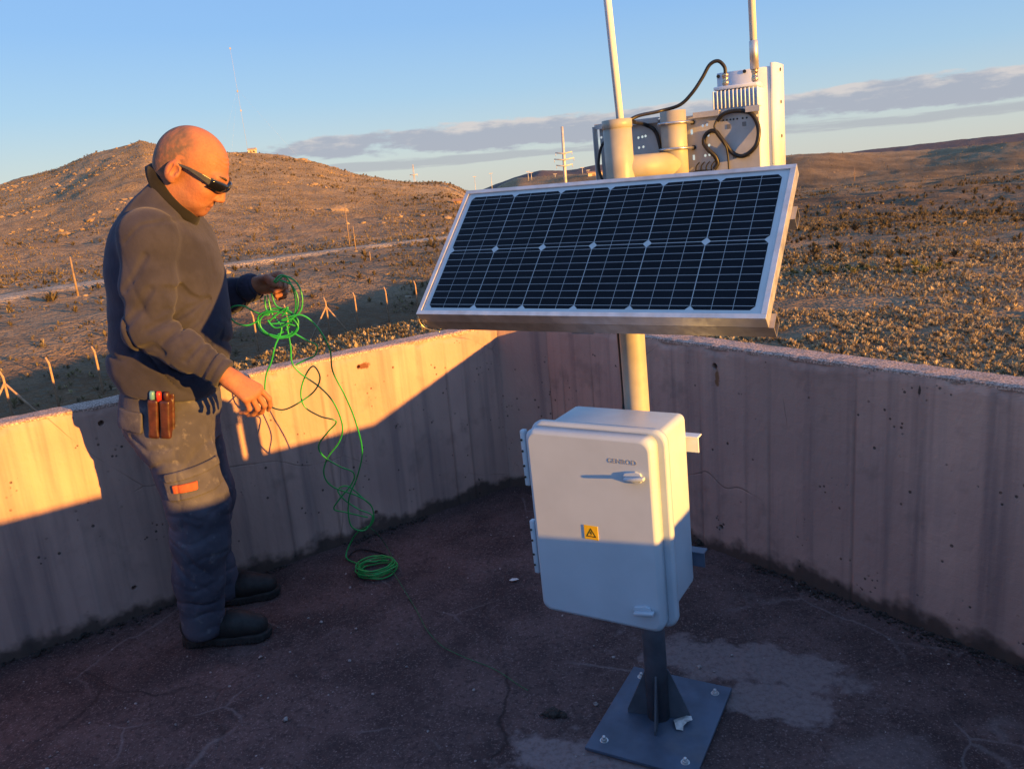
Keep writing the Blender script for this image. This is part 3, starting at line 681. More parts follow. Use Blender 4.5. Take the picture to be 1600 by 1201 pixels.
# embossed maker's name and warning label
def text_mesh(txt, size, extrude, name, mat, org, ax, up, nrm, parent):
    cu = bpy.data.curves.new(name, 'FONT'); cu.body = txt; cu.size = size; cu.extrude = extrude; cu.align_x = 'LEFT'; cu.resolution_u = 3
    to = bpy.data.objects.new('tmp', cu); COL.objects.link(to); dg = bpy.context.evaluated_depsgraph_get(); me = bpy.data.meshes.new_from_object(to.evaluated_get(dg))
    mb = MB(); mb.add([org+ax*v.co.x+up*v.co.y+nrm*v.co.z for v in me.vertices], [tuple(p.vertices) for p in me.polygons]); bpy.data.objects.remove(to)
    return mb.build(name, mat, parent)
text_mesh('GENROD', .0150, .0003, 'lettering', simple('letter_grey', (.30, .31, .32), .5, 0, 0, 10, 0), S(.048, DV+.0004, .8600), AX*1.05, UPV, NV, door)
LC = S(-.006, DV+.0008, .6890); hw = .0165
m = MB(); m.box(LC, (2*hw, 2*hw, .0012), [AX, UPV, NV]); wl_ = m.build('warning_label', YEL, door)
tri = lambda k2: [LC+NV*.0009+AX*x*k2+UPV*(y*k2-.002) for x, y in ((-.0125, -.0085), (.0125, -.0085), (0, .0132))]
T0, T1 = tri(1.0), tri(.72); m = MB(); m.add(T0+T1, [(0, 1, 4, 3), (1, 2, 5, 4), (2, 0, 3, 5)]); m.build('triangle', INK, wl_)
bolt_ = [(.001, .008), (-.0035, .0005), (.0002, .0005), (-.001, -.0065), (.0038, .0022), (.0003, .0022), (.0032, .008)]
m = MB(); m.add([LC+NV*.001+AX*x*.8+UPV*(y*.8-.0025) for x, y in bolt_], [tuple(range(len(bolt_)))]); m.build('lightning_bolt', INK, wl_)
# brackets to the post and cable gland underneath
for zz_ in (.838, .545):
    m = MB(); m.box(S(.01, off-.012, zz_+.0125), (.325, .030, .004), SAX); m.box(S(.01, off-.0022, zz_-.007), (.325, .004, .035), SAX); m.build('bracket', WHITE if zz_ > .7 else PLATE, enc, bevel=.0008)
    m = MB(); m.tube([S(.034*math.cos(t), -.034*math.sin(t)+.0, zz_) for t in np.linspace(0, math.pi, 14)]+[S(-.034, off-.01, zz_)], .004, 8); m.tube([S(.034, 0, zz_), S(.034, off-.01, zz_)], .004, 8); m.build('u_bolt', ZINC, enc)
m = MB(); m.cyl(S(-.085, off+.14, zb_+.004), S(-.085, off+.14, zb_-.016), .017, n=20); m.tube([S(-.085+.02*math.cos(t), off+.14, zb_-.016+.02*math.sin(t)*-1) for t in np.linspace(0, math.pi, 12)], .0045, 8); m.build('cable_gland', BLACK, enc)
# ---- solar panel
PYAW = math.radians(-31.7); PA = np.array([math.cos(PYAW), math.sin(PYAW), 0]); PN0 = np.array([math.sin(PYAW), -math.cos(PYAW), 0]); TILT = math.radians(46.0)
PU = np.array([0, 0, 1])*math.sin(TILT)-PN0*math.cos(TILT); PNN = np.cross(PA, PU); PW, PL = .794, .370
PT = PB+LEAN*1.446+PA*.007+PN0*.06            # middle of the top edge
PC = PT-PU*PL/2
def Q(x, y, w=0): return PC+PA*x+PU*y+PNN*w    # panel coordinates, w out of the glass
pan = empty('solar_panel', tuple(PC-np.array([0, 0, .2])), 'tilted monocrystalline solar panel with silver frame fixed to the post', 'solar panel')
LIP, DEP = .011, .030
PAX = [PA, PU, PNN]
for nm, cx, cy, sx_, sy_ in (('frame_bar', 0, PL/2-LIP/2, PW, LIP), ('frame_bar', 0, -PL/2+LIP/2, PW, LIP), ('frame_bar', -PW/2+LIP/2, 0, LIP, PL-2*LIP), ('frame_bar', PW/2-LIP/2, 0, LIP, PL-2*LIP)):
    m = MB(); m.box(Q(cx, cy, -DEP/2), (sx_, sy_, DEP), PAX); m.build(nm, ALU, pan, bevel=.0009)
BACKS = simple('panel_backsheet', (.62, .64, .66), .35, 0, .03, 20, 0)
m = MB(); m.box(Q(0, 0, -.0065), (PW-2*LIP, PL-2*LIP, .004), PAX); bs = m.build('backsheet', BACKS, pan)
CELL = NT('silicon_cell'); CELL.set(Base_Color=CELL.mix(CELL.ramp(CELL.noise(6, 3), .3, .7), (.0025, .003, .007, 1), (.005, .006, .012, 1)), Roughness=.3); CELL.b.inputs['Specular IOR Level'].default_value = .12; CELL = CELL.m
SILV = simple('busbar_silver', (.50, .50, .52), .45, .2, .05, 30, 0)
# 12 cells of about 118 mm, each cut in three strips: 36 strips in 6 x 2 chamfered squares
IW, IH = PW-2*LIP-.026, PL-2*LIP-.018; cw = IW/6; chh = IH/2; gap = .0011; ch = .0085
for row in (0, 1):
    for c6 in range(6):
        x0 = -IW/2+c6*cw+.0009; x1 = x0+cw-.0018; y0 = -IH/2+row*chh+.0009; y1 = y0+chh-.0018; sw = (x1-x0)/3
        for k3 in range(3):
            a = x0+k3*sw+(gap if k3 else 0)/1; b = x0+(k3+1)*sw-(gap if k3 < 2 else 0)*0
            if k3 == 0: poly = [(a+ch, y0), (b, y0), (b, y1), (a+ch, y1), (a, y1-ch), (a, y0+ch)]
            elif k3 == 2: poly = [(a, y0), (b-ch, y0), (b, y0+ch), (b, y1-ch), (b-ch, y1), (a, y1)]
            else: poly = [(a, y0), (b, y0), (b, y1), (a, y1)]
            m = MB(); m.prism([Q(x, y, -.0043) for x, y in poly], PNN*.0003); m.build('cell', CELL, pan)
for row in (0, 1):
    for i in range(9):
        y = -IH/2+row*chh+chh*(i+.55)/9.1
        m = MB(); m.box(Q(0, y, -.00375), (IW-.004, .0010, .0003), PAX); m.build('busbar', SILV, pan)
GL = NT('panel_glass'); GL.t.nodes.remove(GL.b)
tr = GL.n('ShaderNodeBsdfTransparent'); gl_ = GL.n('ShaderNodeBsdfGlossy'); gl_.inputs['Roughness'].default_value = .08; fr = GL.n('ShaderNodeFresnel'); fr.inputs['IOR'].default_value = 1.08
mx = GL.n('ShaderNodeMixShader'); GL.l(fr.outputs[0], mx.inputs[0]); GL.l(tr.outputs[0], mx.inputs[1]); GL.l(gl_.outputs[0], mx.inputs[2]); GL.l(mx.outputs[0], GL.out.inputs[0])
m = MB(); m.add([Q(x, y, -.0022) for x, y in ((-PW/2+LIP, -PL/2+LIP), (PW/2-LIP, -PL/2+LIP), (PW/2-LIP, PL/2-LIP), (-PW/2+LIP, PL/2-LIP))], [(0, 1, 2, 3)]); m.build('glass', GL.m, pan)
def sq_tube(c, ax, ln, sz, th):
    """square hollow section, open at both ends"""
    mb = MB(); A_, B_, D_ = ax
    for s1, s2, w1, w2 in ((0, 1, sz, th), (0, -1, sz, th)): mb.box(np.array(c)+D_*s2*(sz-th)/2, (ln, sz, th), ax)
    for s2 in (1, -1): mb.box(np.array(c)+B_*s2*(sz-th)/2, (ln, th, sz-2*th), ax)
    return mb
for y_ in (-PL/2+.016, PL/2-.10):
    sq_tube(Q(.006, y_, -DEP-.0165), PAX, PW+.006, .032, .002).build('rail', ALUD, pan)
m = MB(); m.box(Q(.0, -.03, -DEP-.040), (.05, .30, .012), PAX); m.build('strut', ALUD, pan)
m = MB(); m.box(S(0, .028, 1.36), (.09, .03, .006), SAX); m.box(S(0, .04, 1.385), (.09, .006, .05), SAX); m.build('bracket', ALUD, pan)
m = MB(); m.box(Q(.22, .04, -DEP-.012), (.11, .08, .024), PAX); m.build('junction_box', BLACK, pan)
m = MB(); m.tube(spline([Q(-PW/2+.01, -PL/2+.06, -.02), Q(-PW/2-.004, -PL/2+.035, -.012), Q(-PW/2-.007, -PL/2+.004, -.02), Q(-PW/2+.0, -PL/2-.008, -.045), Q(-PW/2+.03, -PL/2-.004, -.068)], 8), .0016, 6); m.build('earth_wire', BRASS, pan)
# ---- cable running down behind the post
m = MB(); m.tube(spline([S(-.036, -.012, 1.30), S(-.038, -.010, 1.15), S(-.037, -.012, 1.0), S(-.038, -.012, .90), S(-.03, .03, .86)], 8), .0062, 8); o = m.build('conduit', BLACK); tag(o, 'thick black cable running down the left side of the post above the enclosure', 'cable')
# ---- radio bracket plate and transceiver
rad = empty('radio_unit', tuple(S(.2, -.13, 1.40)), 'white finned radio on a perforated grey plate clamped to the side pipe', 'radio')
pv = -.101
def plate_with_holes():
    bm = bmesh.new(); u0, u1, z0, z1 = -.093, .3005, 1.385, 1.574
    mb = MB(); mb.box(S2((u0+u1)/2, pv, (z0+z1)/2), (u1-u0, .0025, z1-z0), SAX); return mb
pl_o = plate_with_holes().build('bracket_plate', GREYP, rad)
cut = MB()
for u, z in ((.012, 1.535), (.022, 1.536), (.030, 1.537), (.012, 1.512), (.023, 1.513), (.012, 1.490), (.023, 1.491), (.168, 1.546), (.178, 1.547), (.180, 1.524), (.181, 1.502), (.171, 1.480), (.181, 1.481), (-.083, 1.545), (.292, 1.555)):
    cut.cyl(S2(u, pv-.01, z), S2(u, pv+.01, z), .0034, n=10)
for u, z in ((.142, 1.535), (.144, 1.478)):
    cut.box(S2(u, pv, z), (.006, .02, .012), SAX)
co = cut.build('cutter', None); md = pl_o.modifiers.new('holes', 'BOOLEAN'); md.object = co; md.solver = 'EXACT'
bpy.context.view_layer.update(); dg = bpy.context.evaluated_depsgraph_get(); nm_ = bpy.data.meshes.new_from_object(pl_o.evaluated_get(dg)); pl_o.modifiers.clear(); pl_o.data = nm_; bpy.data.objects.remove(co)
for u0_, u1_, z in ((-.093, -.062, 1.5735), (-.024, .070, 1.5735), (.150, .212, 1.5735), (.268, .3005, 1.5735)):
    m = MB(); m.box(S2((u0_+u1_)/2, pv+.008, z+.001), (u1_-u0_, .017, .0025), SAX); m.box(S2((u0_+u1_)/2, pv+.0155, z-.0045), (u1_-u0_, .0025, .012), SAX); m.build('folded_edge', GREYP, rad, bevel=.0006)
m = MB(); m.box(S2(-.0935, pv+.012, 1.478), (.0025, .026, .19), SAX); m.build('folded_edge', GREYP, rad)
KNOCK = simple('knockout_grey', (.20, .20, .20), .5, .3, .1, 20, 0)
for u, z, s_ in ((.228, 1.538, .009), (.262, 1.540, .009), (.238, 1.472, .008), (.268, 1.474, .009)):
    m = MB(); m.box(S2(u, pv+.0016, z), (s_, .001, s_*1.1), SAX); m.build('knockout', KNOCK, rad)
for i, u in enumerate((.216, .224, .232, .239, .247, .259, .268)):
    m = MB(); m.cyl(S2(u, pv+.001, 1.5525), S2(u, pv+.0022, 1.5525), .0022, n=10); m.build('plug', BLACK, rad)
# transceiver body with cooling fins
m = MB(); m.rbox(S2(.2445, -.137, 1.510), (.1085, .066, .218), .004, SAX, 2); body_ = m.build('housing', WHITE, rad)
for i in range(12):
    u = .1965+i*.0088; m = MB(); m.rbox(S2(u, -.100, 1.5965), (.0032, .012, .040), .001, SAX, 1); m.build('fin', WHITE, body_)
m = MB(); m.rbox(S2(.2445, -.126, 1.6215), (.100, .050, .008), .002, SAX, 2); m.build('cap_edge', WHITE, body_)
# rear mounting flange, folded back along its right edge, with bolt holes
m = MB(); m.rbox(S2(.246, -.173, 1.53), (.124, .004, .272), .0015, SAX, 1); fl = m.build('mounting_flange', WHITE, rad)
wing = MB(); pw = [(.307, -.171), (.3145, -.178), (.3165, -.190), (.319, -.247)]
zl0, zl1 = 1.394, 1.668
V = []
for p in pw: V += [S2(*p, zl0), S2(*p, zl1)]
wing.add(V, [(2*i, 2*i+2, 2*i+3, 2*i+1) for i in range(3)], True); wo_ = wing.build('flange_wing', WHITE, rad); sd_ = wo_.modifiers.new('thick', 'SOLIDIFY'); sd_.thickness = .004; sd_.offset = 0
for z in (1.655, 1.585, 1.510):
    wn_ = np.array(AX)*1.0+NV*.04; c = S2(.3178+.0015, -.213, z); m = MB(); m.cyl(c-wn_*.003, c+wn_*.0016, .0042, n=12); m.build('bolt_hole', BLACK, wo_)
for u, z in ((.190, 1.654), (.250, 1.657)):
    c = S2(u, -.170, z); m = MB(); m.cyl(c, c+NV*.0012, .0042, n=12); m.build('bolt_hole', BLACK, fl)
# connectors
for u in (.217, .282):
    c0 = S2(u, -.128, 1.6245); m = MB(); m.box(c0+UPV*.001, (.022, .022, .003), SAX); m.build('connector_flange', WHITE, body_)
    m = MB(); m.tube([c0+UPV*z for z in (.002, .006, .0062, .014, .0142, .024, .0242, .030)], [.0055, .0055, .0075, .0075, .0066, .0066, .0078, .0078], 14); m.build('connector', BRASS, body_)
# U-bolts on the side pipe
for z in (1.556, 1.500):
    m = MB(); arc = [S2(.112+.034*math.cos(t), -.062+.034*math.sin(t), z) for t in np.linspace(math.pi, 0, 16)]
    m.tube([S2(.078, pv-.012, z)]+arc+[S2(.146, pv-.012, z)], .0032, 8); m.build('u_bolt', ZINC, rad)
    m = MB(); m.tube([S2(.146, pv+.001, z), S2(.146, pv+.006, z)], .006, 6); m.build('nut', BLACK, rad)
# right antenna on the radio
c0 = S2(.282, -.128, 1.654)
ant = empty('whip_antenna', tuple(c0), 'white whip antenna with silver sleeve rising from the radio', 'antenna', 'whip antennas')
d_ = (LEAN+AX*-.012); m = MB(); m.tube([c0+d_*z for z in (0, .0, .060, .062)], [.006, .0098, .0098, .0082], 18); m.build('sleeve', ALU, ant)
m = MB(); m.tube([c0+d_*z for z in (.060, .4, .8)], .0080, 18); m.build('rod', WHITE, ant)
ca = S(.010, -.004, 1.50)
ant2 = empty('whip_antenna', tuple(ca), 'white whip antenna standing in the open top of the post', 'antenna', 'whip antennas')
d_ = LEAN+AX*-.040+NV*0; m = MB(); m.tube([ca+d_*z for z in (0, .4, .9)], [.0086, .0086, .0080], 18); m.build('rod', WHITE, ant2)
# cables on the station
def cable(name, pts, r, label, mat=BLACK, n=10):
    mb = MB(); mb.tube(spline(pts, n), r, 8); o = mb.build(name, mat); return tag(o, label, 'cable')
cable('coaxial_cable', [S2(.217, -.128, 1.650), S2(.216, -.128, 1.668), S2(.203, -.124, 1.682), S2(.185, -.120, 1.676), S2(.168, -.115, 1.650), S2(.145, -.108, 1.620), S2(.115, -.104, 1.597), S2(.07, -.09, 1.588), S(.03, -.05, 1.580), S(.0, -.02, 1.560)], .0043, 'black coaxial cable arching from the radio to the post top')
cable('antenna_cable', [S(.030, -.03, 1.567), S2(.040, -.07, 1.562), S2(.056, -.090, 1.548), S2(.066, -.092, 1.520), S2(.068, -.092, 1.480), S2(.05, -.08, 1.43)], .0048, 'black cable curving down behind the post and before the grey plate')
cable('side_cable', [S2(-.05, -.07, 1.545), S2(-.075, -.075, 1.520), S2(-.085, -.075, 1.480), S2(-.080, -.075, 1.450), S2(-.066, -.072, 1.420)], .0036, 'thin black cable bowing out at the left end of the grey plate')
cl = [(.205, 1.553), (.222, 1.566), (.250, 1.569), (.277, 1.562), (.291, 1.540), (.295, 1.515), (.288, 1.490), (.268, 1.474), (.250, 1.472), (.233, 1.482), (.222, 1.500), (.210, 1.518), (.200, 1.530), (.186, 1.532), (.174, 1.522), (.173, 1.506), (.184, 1.490), (.196, 1.476), (.200, 1.460), (.192, 1.448)]
cable('looped_cable', [S2(u, pv+.010+.004*math.sin(i*1.3), z) for i, (u, z) in enumerate(cl)], .0050, 'thick black cable tied in a loop on the front of the radio plate')
cable('tie_strap', [S2(.205, pv+.012, 1.556), S2(.199, pv+.016, 1.540), S2(.207, pv+.017, 1.523), S2(.218, pv+.017, 1.506), S2(.224, pv+.014, 1.490), S2(.226, pv+.010, 1.46), S2(.226, pv+.01, 1.43)], .0024, 'thin black lead hanging from the cable loop on the radio plate')
for i, u in enumerate((.150, .162, .174, .186)):
    cable('cable_tie', [S2(u, pv+.006, 1.440), S2(u+.001, pv+.012, 1.452), S2(u+.004, pv+.012, 1.460), S2(u+.010, pv+.010, 1.466)], .0016, ['leftmost', 'second from left', 'third from left', 'rightmost'][i]+' of four small black cable ties above the panel edge', n=5)['group'] = 'cable ties above the panel'
cable('cable_bundle', [S2(.125, -.08, 1.432), S2(.15, -.088, 1.444), S2(.18, -.09, 1.444), S2(.20, -.09, 1.436)], .0040, 'short black cable bundle lying along the top of the panel')
# ================================================================== signed-distance modelling of the person
def smin(a, b, k_):
    h_ = np.clip(.5+.5*(b-a)/k_, 0, 1); return b*(1-h_)+a*h_-k_*h_*(1-h_)
def smax(a, b, k_): return -smin(-a, -b, k_)
def cone(p, a, b, r0, r1):
    a = np.asarray(a); b = np.asarray(b); ab = b-a; t = np.clip(((p-a)@ab)/(ab@ab), 0, 1)
    return np.linalg.norm(p-a-t[:, None]*ab, axis=1)-(r0+(r1-r0)*t)
def chain(p, pts, rad_, k_=.03):
    d = None
    for i in range(len(pts)-1):
        q = cone(p, pts[i], pts[i+1], rad_[i], rad_[i+1]); d = q if d is None else smin(d, q, k_)
    return d
def ellip(p, c, r, R=None):
    q = p-np.asarray(c)
    if R is not None: q = q@np.asarray(R).T
    r = np.asarray(r); k0 = np.linalg.norm(q/r, axis=1); k1 = np.linalg.norm(q/(r*r), axis=1)+1e-9
    return k0*(k0-1)/k1
def loft(p, zs, xb, xf, hw, yc, e=2.4):
    z = p[:, 2]; b = np.interp(z, zs, xb); f = np.interp(z, zs, xf); w = np.interp(z, zs, hw)
    c = (b+f)/2; rx = (f-b)/2
    q = (np.abs((p[:, 0]-c)/rx)**e+np.abs((p[:, 1]-yc)/w)**e)**(1/e)
    d = (q-1)*np.minimum(rx, w)
    return np.maximum(d, np.maximum(zs[0]-z, z-zs[-1]))
def nets(fn, lo, hi, h_, blk=8):
    """naive surface nets on a block-sparse grid"""
    lo = np.asarray(lo, float); n = np.ceil((np.asarray(hi)-lo)/h_/blk).astype(int); dims = n*blk+1
    bc = np.stack(np.meshgrid(*[np.arange(k_) for k_ in n], indexing='ij'), -1).reshape(-1, 3)
    cd = fn(lo+(bc+.5)*blk*h_)
    act = np.abs(cd) < blk*h_*1.6
    D = np.repeat(np.repeat(np.repeat(np.where(cd < 0, -1., 1.).reshape(n), blk, 0), blk, 1), blk, 2).astype(np.float32)
    D = np.pad(D, ((0, 1),)*3, mode='edge')
    loc = np.stack(np.meshgrid(*[np.arange(blk)]*3, indexing='ij'), -1).reshape(-1, 3)
    for ch_ in np.array_split(bc[act], max(1, act.sum()//1500)):
        ii = (ch_[:, None, :]*blk+loc[None]).reshape(-1, 3); D[ii[:, 0], ii[:, 1], ii[:, 2]] = fn(lo+ii*h_)
    D[0] = D[-1] = 1; D[:, 0] = D[:, -1] = 1; D[:, :, 0] = D[:, :, -1] = 1
    ins = D < 0
    cnt = sum(ins[a:dims[0]-1+a, b:dims[1]-1+b, c:dims[2]-1+c].astype(np.int8) for a in (0, 1) for b in (0, 1) for c in (0, 1))
    ci = np.argwhere((cnt > 0) & (cnt < 8))
    cor = np.array([(a, b, c) for a in (0, 1) for b in (0, 1) for c in (0, 1)])
    val = np.stack([D[ci[:, 0]+o[0], ci[:, 1]+o[1], ci[:, 2]+o[2]] for o in cor], 1)
    acc = np.zeros((len(ci), 3)); num = np.zeros(len(ci))
    for i in range(8):
        for j in range(i+1, 8):
            if np.abs(cor[i]-cor[j]).sum() != 1: continue
            a = val[:, i]; b = val[:, j]; mk = (a < 0) != (b < 0); t = np.where(mk, a/(a-b+1e-20), 0)
            acc += np.where(mk[:, None], cor[i]+(cor[j]-cor[i])*t[:, None], 0); num += mk
    V = lo+(ci+acc/num[:, None])*h_
    vid = np.full(dims-1, -1, np.int32); vid[ci[:, 0], ci[:, 1], ci[:, 2]] = np.arange(len(ci))
    F = []
    for ax in range(3):
        sl0 = [slice(None)]*3; sl1 = [slice(None)]*3; sl0[ax] = slice(0, -1); sl1[ax] = slice(1, None)
        A = ins[tuple(sl0)]; B = ins[tuple(sl1)]; e = np.argwhere(A != B); u, v = (ax+1) % 3, (ax+2) % 3
        e = e[(e[:, u] > 0) & (e[:, v] > 0) & (e[:, u] < dims[u]-1) & (e[:, v] < dims[v]-1)]
        du = np.zeros(3, int); du[u] = 1; dv = np.zeros(3, int); dv[v] = 1
        q = [vid[tuple((e+o).T)] for o in (-du-dv, -dv, 0*du, -du)]
        f = np.stack(q, 1); fl_ = ~A[tuple(e.T)]; f[fl_] = f[fl_][:, ::-1]; F.append(f)
    F = np.concatenate(F); F = F[(F >= 0).all(1)]
    return V, F
def sdf_obj(name, fn, lo, hi, h_, mat, parent=None, col=None, passes=1):
    V, F = nets(fn, lo, hi, h_)
    for _ in range(passes):   # Laplacian pass
        s = np.zeros_like(V); c = np.zeros(len(V))
        for i in range(4):
            a = F[:, i]; b = F[:, (i+1) % 4]; np.add.at(s, a, V[b]); np.add.at(c, a, 1); np.add.at(s, b, V[a]); np.add.at(c, b, 1)
        V = V*.5+.5*s/np.maximum(c, 1)[:, None]
    return np_mesh(name, V, F, mat, parent, True, None if col is None else col(V))
YB = 2.60
def W(px, py, y=YB): return at_y(px, py, y)
# ---- head frame, pitched down towards the hands
HC = np.array([-.93, YB-.01, 1.60]); HF = np.array([.79, 0, -.61]); HF /= np.linalg.norm(HF); HU = np.array([.61, 0, .79]); HU -= HF*(HU@HF); HU /= np.linalg.norm(HU); HS = np.array([0, -1., 0])   # HS towards the viewer
HR = np.stack([HF, HS, HU])
def Hd(f, u, s=0): return HC+HF*f+HU*u+HS*s
SH_R = W(232, 372, 2.43); EL_R = W(230, 512, 2.36); WR_R = W(349, 584, 2.35)
SH_L = W(255, 378, 2.78); EL_L = W(318, 480, 2.87); WR_L = W(400, 446, 2.80)
HIPR = W(275, 690, 2.51); HIPL = W(300, 690, 2.71)
LEGR = [HIPR, W(310, 785, 2.48), W(314, 840, 2.485), W(311, 900, 2.49), W(318, 972, 2.50)]; RADR = [.106, .095, .090, .079, .071]
LEGL = [HIPL, W(325, 770, 2.76), W(321, 840, 2.77), W(333, 885, 2.78), W(348, 916, 2.79)]; RADL = [.104, .090, .082, .073, .069]
def hand_sdf(p, Wp, d, n, s, curls, thumb, sc=1.06):
    d = np.array(d, float); d /= np.linalg.norm(d); n = np.array(n, float); n -= d*(n@d); n /= np.linalg.norm(n); s = np.array(s, float); s -= d*(s@d)+n*(s@n); s /= np.linalg.norm(s)
    offs = [.031, .0105, -.0105, -.030]; base_l = [.088, .091, .087, .079]
    LEN = [(.043, .026, .021), (.047, .030, .022), (.044, .028, .021), (.034, .021, .018)]
    D = cone(p, Wp-d*.05*sc, Wp+d*.012*sc, .027*sc, .026*sc)
    for i in range(4):
        k0 = Wp+d*.010*sc+s*offs[i]*.45*sc; k1 = Wp+(d*base_l[i]+s*offs[i])*sc
        D = smin(D, cone(p, k0, k1, .0165*sc, .0130*sc), .016)
    D = smin(D, ellip(p, Wp+(d*.045+n*.008)*sc, (.05*sc,)*3)*.0+cone(p, Wp+(d*.03+n*.008)*sc, Wp+(d*.075+n*.008)*sc, .020*sc, .018*sc), .016)
    for i in range(4):
        a = Wp+(d*base_l[i]+s*offs[i])*sc; f_ = None
        for j in range(3):
            an = math.radians(curls[i][j]); dd = d*math.cos(an)+n*math.sin(an)+s*(offs[i]*2.2*(1-j*.5)); dd /= np.linalg.norm(dd)
            b = a+dd*LEN[i][j]*sc; r0 = (.0093-.0010*j-.0007*(i == 3))*sc; q = cone(p, a, b, r0, r0-.0010*sc); f_ = q if f_ is None else smin(f_, q, .004); a = b
        D = smin(D, f_, .0035)
    a = Wp+(d*.026+s*.024+n*.006)*sc; f_ = None
    for j, (L_, r_) in enumerate(((.046, .0150), (.033, .0115), (.027, .0102))):
        v = d*thumb[j][0]+s*thumb[j][1]+n*thumb[j][2]; v /= np.linalg.norm(v); b = a+v*L_*sc
        q = cone(p, a, b, r_*sc, (r_-.0015)*sc); f_ = q if f_ is None else smin(f_, q, .005); a = b
    return smin(D, f_, .012)
RH = dict(d=(.74, .03, -.67), n=(-.55, .45, -.70), s=(.15, .9, .3), curls=[(22, 58, 80), (34, 82, 112), (40, 92, 124), (44, 98, 130)], thumb=[(.72, .42, .55), (.85, .1, .5), (.9, 0, .42)])
LH = dict(d=(.93, -.18, .04), n=(.05, -.85, -.50), s=(.0, -.2, 1.), curls=[(62, 140, 200), (66, 150, 212), (70, 156, 218), (74, 160, 222)], thumb=[(.75, .45, .50), (.85, -.05, .55), (.8, -.35, .5)])
def head_sdf(p):
    q = (p-HC)@HR.T      # forward, side, up
    P_ = np.stack([q[:, 0], np.abs(q[:, 1]), q[:, 2]], 1)     # mirror
    E = lambda c, r: ellip(P_, c, r)
    Cn = lambda a, b, r0, r1: cone(P_, np.array(a), np.array(b), r0, r1)
    d = E((.001, 0, .012), (.107, .078, .094))
    d = smin(d, E((-.042, 0, -.020), (.062, .068, .070)), .03)          # occiput
    d = smin(d, E((.052, 0, -.050), (.066, .060, .082)), .03)           # mid face
    d = smin(d, E((.050, .030, -.088), (.052, .032, .040)), .025)       # jaw
    d = smin(d, E((.088, 0, -.116), (.022, .024, .021)), .022)          # chin
    d = smin(d, E((.072, .040, -.045), (.034, .026, .030)), .02)        # cheekbone
    d = smin(d, Cn((.108, .0, .004), (.098, .042, .004), .012, .012), .016)     # brow
    d = smax(d, -E((.118, .031, -.020), (.016, .017, .013)), .010)      # eye socket
    d = smin(d, E((.096, .031, -.021), (.0125, .0135, .0125)), .003)    # lidded eye
    d = smin(d, Cn((.112, 0, -.008), (.128, 0, -.052), .0085, .0125), .010)     # nose
    d = smin(d, E((.120, .0125, -.058), (.0105, .0085, .0085)), .006)   # nostril wing
    d = smax(d, -E((.122, .007, -.068), (.005, .004, .005)), .003)
    d = smin(d, Cn((.110, 0, -.086), (.100, .021, -.089), .0065, .0035), .006)  # upper lip
    d = smin(d, Cn((.107, 0, -.100), (.098, .019, -.098), .0070, .0035), .006)  # lower lip
    d = smax(d, -Cn((.120, 0, -.0935), (.100, .026, -.0945), .0022, .0016), .003)
    d = smax(d, -Cn((.104, .030, -.070), (.092, .036, -.098), .0026, .0020), .006)   # fold beside the mouth
    ear = E((-.010, .084, -.040), (.0235, .0105, .034))
    ear = smin(ear, E((-.002, .080, -.066), (.0115, .0085, .0120)), .006)
    ear = smax(ear, -E((-.001, .0990, -.036), (.0135, .0145, .0215)), .0015)
    ear = smin(ear, cone(P_, np.array((-.012, .089, -.022)), np.array((-.012, .088, -.048)), .0030, .0025), .003)
    ear = smin(ear, E((.006, .084, -.046), (.0055, .0065, .009)), .004)
    ear = smax(ear, -E((-.016, .0935, -.034), (.0040, .0050, .0200)), .0015)      # groove inside the rim
    d = smin(d, ear, .005)
    d = d+.0012*np.sin(P_[:, 2]*520+2*np.sin(P_[:, 1]*90))*np.exp(-((P_[:, 2]-.058)/.016)**2)*np.exp(-((P_[:, 0]-.09)/.03)**2)   # brow lines
    d = smax(d, -Cn((.090, .052, -.018), (.072, .066, -.030), .0016, .0012), .004)      # crow's foot
    d = smax(d, -Cn((.020, .062, -.098), (-.006, .060, -.070), .0022, .0018), .006)     # jaw crease
    return d
NK0 = Hd(-.030, -.055); NK1 = np.array([-1.035, YB, 1.42])
def body_sdf(p):
    d = np.linalg.norm(p-HC, axis=1)-.17; nh = d < .07
    if nh.any(): d[nh] = head_sdf(p[nh])
    d = smin(d, cone(p, NK0, NK1, .058, .072), .03)
    cs = np.array([-1.09, YB, 1.34]); pv_ = np.array([-1.14, YB, .84])      # slight build inside the clothes
    d = smin(d, cone(p, NK1, cs, .072, .035), .03); d = smin(d, cone(p, cs, pv_, .035, .030), .02)
    for a in (chain(p, [cs, SH_R, EL_R, WR_R], [.03, .022, .020, .027], .01), chain(p, [cs, SH_L, EL_L, WR_L], [.03, .022, .020, .027], .01)): d = smin(d, a, .01)
    nr_ = np.linalg.norm(p-WR_R, axis=1) < .30
    if nr_.any(): d[nr_] = smin(d[nr_], hand_sdf(p[nr_], WR_R+np.array(RH['d'])*.012, **RH), .01)
    nl_ = np.linalg.norm(p-WR_L, axis=1) < .30
    if nl_.any(): d[nl_] = smin(d[nl_], hand_sdf(p[nl_], WR_L+np.array(LH['d'])*.010, **LH), .01)
    return d
